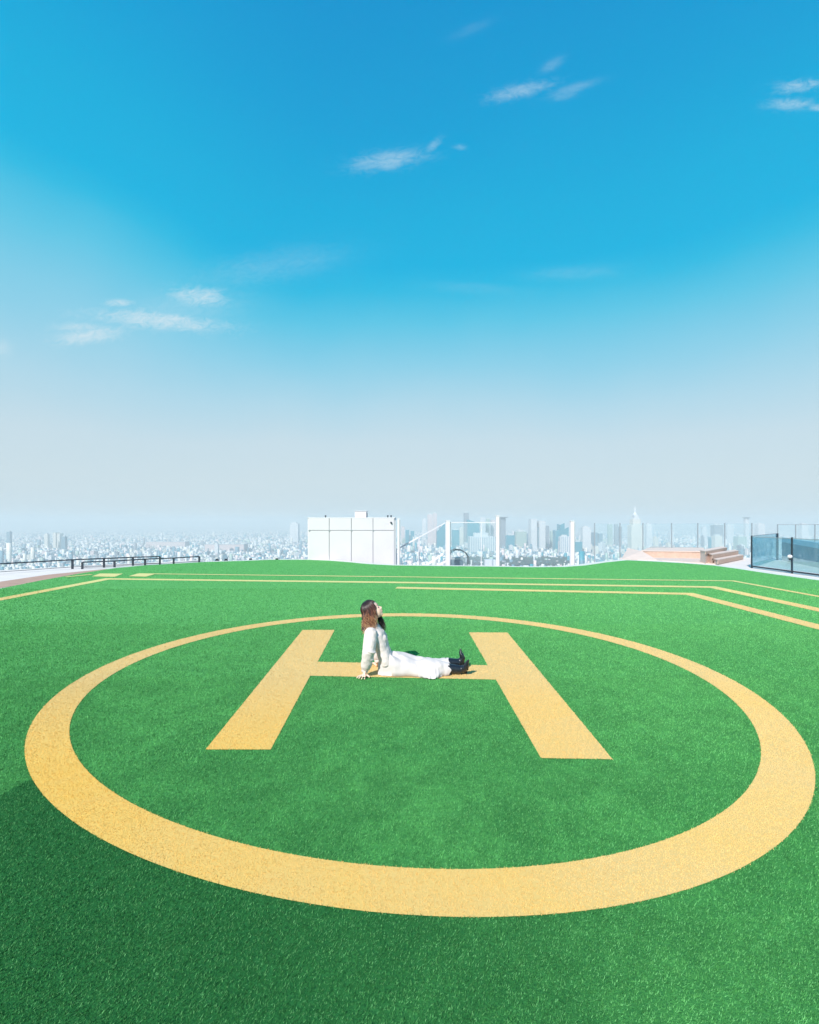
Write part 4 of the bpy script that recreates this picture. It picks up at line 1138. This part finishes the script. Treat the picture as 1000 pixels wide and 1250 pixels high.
while cnt < 250:
    px = rnd.uniform(0, 1000)
    z_ = [q for q in zones if q[0] <= px < q[1]]
    if not z_: continue
    D = rnd.uniform(2500, 4200) if px < 480 or px > 720 else rnd.uniform(3400, 4800)
    wd = rnd.uniform(14, 34); ht = rnd.choice((26, 34, 42, 55, 70, 95)) * rnd.uniform(.85, 1.2)
    if px < 480: ht = min(ht, 62) * .62
    mt, me = protos[rnd.choices(range(6), (6, 3, 2.2, 2, 1.2, 1.3))[0]]
    o = bpy.data.objects.new('city_block', me); C.objects.link(o)
    o.location = ((px - 500) * D / F, D, GZ); o.scale = (wd, rnd.uniform(18, 40), ht)
    o.rotation_euler = (0, 0, rnd.uniform(-.5, .5))
    tag(o, tone[mt] + ' ' + z_[0][2], 'building', tone[mt] + 's ' + z_[0][2])
    cnt += 1
# the endless low city: one mass
rg = np.random.default_rng(3)
def city_mass(n, name, mats_p, d0, d1, hmul):
    D = d0 * (d1 / d0) ** rg.uniform(0, 1, n) if False else 1 / (1 / d0 + rg.uniform(0, 1, n) * (1 / d1 - 1 / d0))
    ang = rg.uniform(-0.86, 0.86, n); Xc = D * ang; Yc = D
    pxx = 500 + F * Xc / D; edge = 2960 + 110 * np.sin(pxx / 9.0) + 60 * np.sin(pxx / 3.7 + 1) + rg.normal(0, 30, n); keep = ~((pxx > 566) & (pxx < 702) & (D < edge) & (rg.uniform(0, 1, n) < .93)) & ~((pxx > 255) & (pxx < 300) & (D > 2900) & (D < 3100))
    D, Xc, Yc = D[keep], Xc[keep], Yc[keep]; n = len(D)
    sx = rg.uniform(3.2, 9, n) * (D / 3000) ** 0.5; sy = rg.uniform(3.2, 8, n) * (D / 3000) ** 0.5
    h = (5 + rg.gamma(1.3, 4.6, n)) * hmul
    big = rg.uniform(0, 1, n) < np.where(pxx[keep] < 480, 0.02, 0.06); h[big] *= 2.4; sx[big] *= 1.4
    th = rg.uniform(-0.6, 0.6, n) + np.round(np.sin(Xc / 900) * 2) * 0.3
    c, s = np.cos(th), np.sin(th)
    co = np.empty((n, 8, 3), np.float32)
    for i, (a_, b_, z_) in enumerate(((-1, -1, 0), (1, -1, 0), (1, 1, 0), (-1, 1, 0), (-1, -1, 1), (1, -1, 1), (1, 1, 1), (-1, 1, 1))):
        lx, ly = a_ * sx, b_ * sy
        co[:, i, 0] = Xc + lx * c - ly * s; co[:, i, 1] = Yc + lx * s + ly * c; co[:, i, 2] = GZ + z_ * h
    fq = np.array([(4, 5, 6, 7), (0, 1, 5, 4), (1, 2, 6, 5), (2, 3, 7, 6), (3, 0, 4, 7)], np.int32)
    idx = (np.arange(n, dtype=np.int32)[:, None, None] * 8 + fq[None]).reshape(-1)
    me = bpy.data.meshes.new(name); me.vertices.add(n * 8); me.vertices.foreach_set('co', co.ravel())
    me.loops.add(n * 20); me.loops.foreach_set('vertex_index', idx)
    me.polygons.add(n * 5); me.polygons.foreach_set('loop_start', np.arange(0, n * 20, 4, dtype=np.int32)); me.polygons.foreach_set('loop_total', np.full(n * 5, 4, np.int32))
    mi = rg.choice(len(mats_p), n, p=[p for _, p in mats_p]).astype(np.int32)
    for k_, _ in mats_p: me.materials.append(CM[k_])
    me.polygons.foreach_set('material_index', np.repeat(mi, 5)); me.update(calc_edges=True)
    o = bpy.data.objects.new(name, me); C.objects.link(o)
    return o
o = city_mass(135000, 'distant_city', (('white', .34), ('cream', .10), ('mid', .25), ('pink', .08), ('grey', .11), ('green', .06), ('blue', .06)), 2150, 16000, 1.0)
tag(o, 'dense low-rise city fading into pale haze below the roof', 'city', kind='stuff')
# ground
M_ground = bpy.data.materials.new('city_ground'); M_ground.use_nodes = True
t = NT(M_ground.node_tree); p = t.n['Principled BSDF']
pos = t.add('ShaderNodeNewGeometry').outputs['Position']
vor = t.add('ShaderNodeTexVoronoi'); vor.inputs['Scale'].default_value = 0.02; t.l.new(pos, vor.inputs['Vector'])
bw = t.add('ShaderNodeSeparateXYZ'); t.l.new(vor.outputs['Color'], bw.inputs[0])
c = t.mix(bw.outputs[0], (0.08, 0.14, 0.18), (0.26, 0.29, 0.31))
c = t.mix(t.rng(t.noise(pos, 0.0012, 4, 0.6), 0.56, 0.66), c, (0.08, 0.16, 0.15))
t.l.new(c, p.inputs['Base Color']); p.inputs['Roughness'].default_value = 1; p.inputs['Specular IOR Level'].default_value = 0
mb = MB(); mb.quad((-60000, -4000, GZ), (60000, -4000, GZ), (60000, 60000, GZ), (-60000, 60000, GZ))
tag(mb.build('ground', M_ground), kind='structure')
# woods: crowns of a large park, one mass
n = 3800
D = rg.uniform(2580, 3150, n); px = np.concatenate([rg.uniform(556, 702, n - 500), rg.uniform(250, 300, 200), rg.uniform(640, 700, 300)])
k = rg.uniform(0, 1, n) < np.clip((px - 552) / 40, 0.25, 1)
mb = MB()
ico = bmesh.new(); bmesh.ops.create_icosphere(ico, subdivisions=1, radius=1); iv = [v_.co.copy() for v_ in ico.verts]; iff = [tuple(v_.index for v_ in f_.verts) for f_ in ico.faces]; ico.free()
for i in range(n):
    if not k[i]: continue
    X_ = (px[i] - 500) * D[i] / F; r_ = rg.uniform(5, 11) * (1.0 if D[i] < 3000 else .7); b = len(mb.v)
    mb.v += [(X_ + q.x * r_, D[i] + q.y * r_, GZ + 12 + q.z * r_ * rg.uniform(.8, 1.1)) for q in iv]; mb.f += [tuple(b + a_ for a_ in f_) for f_ in iff]
M_wood_ = pbr('woods_foliage', (0.030, 0.065, 0.060), 0.9, var=0.5, vscale=0.03)
tag(mb.build('woods', M_wood_), 'dark band of woods in the city between the white posts', 'woods', kind='stuff')

# ------------------------------------------------------------------ haze
HD = 1.85e-4
hz = bpy.data.materials.new('haze_air'); hz.use_nodes = True
t = NT(hz.node_tree); t.n.remove(t.n['Principled BSDF'])
pv = t.add('ShaderNodeVolumePrincipled'); pv.inputs['Density'].default_value = HD
pv.inputs['Color'].default_value = (0.85, 0.88, 0.885, 1); pv.inputs['Anisotropy'].default_value = 0.0
t.l.new(pv.outputs[0], [n_ for n_ in t.n if n_.type == 'OUTPUT_MATERIAL'][0].inputs['Volume'])
mb = MB(); mb.box(-62000, 62000, -5000, 62000, GZ - 1, 112)
hb = mb.build('haze', hz); tag(hb, kind='stuff')
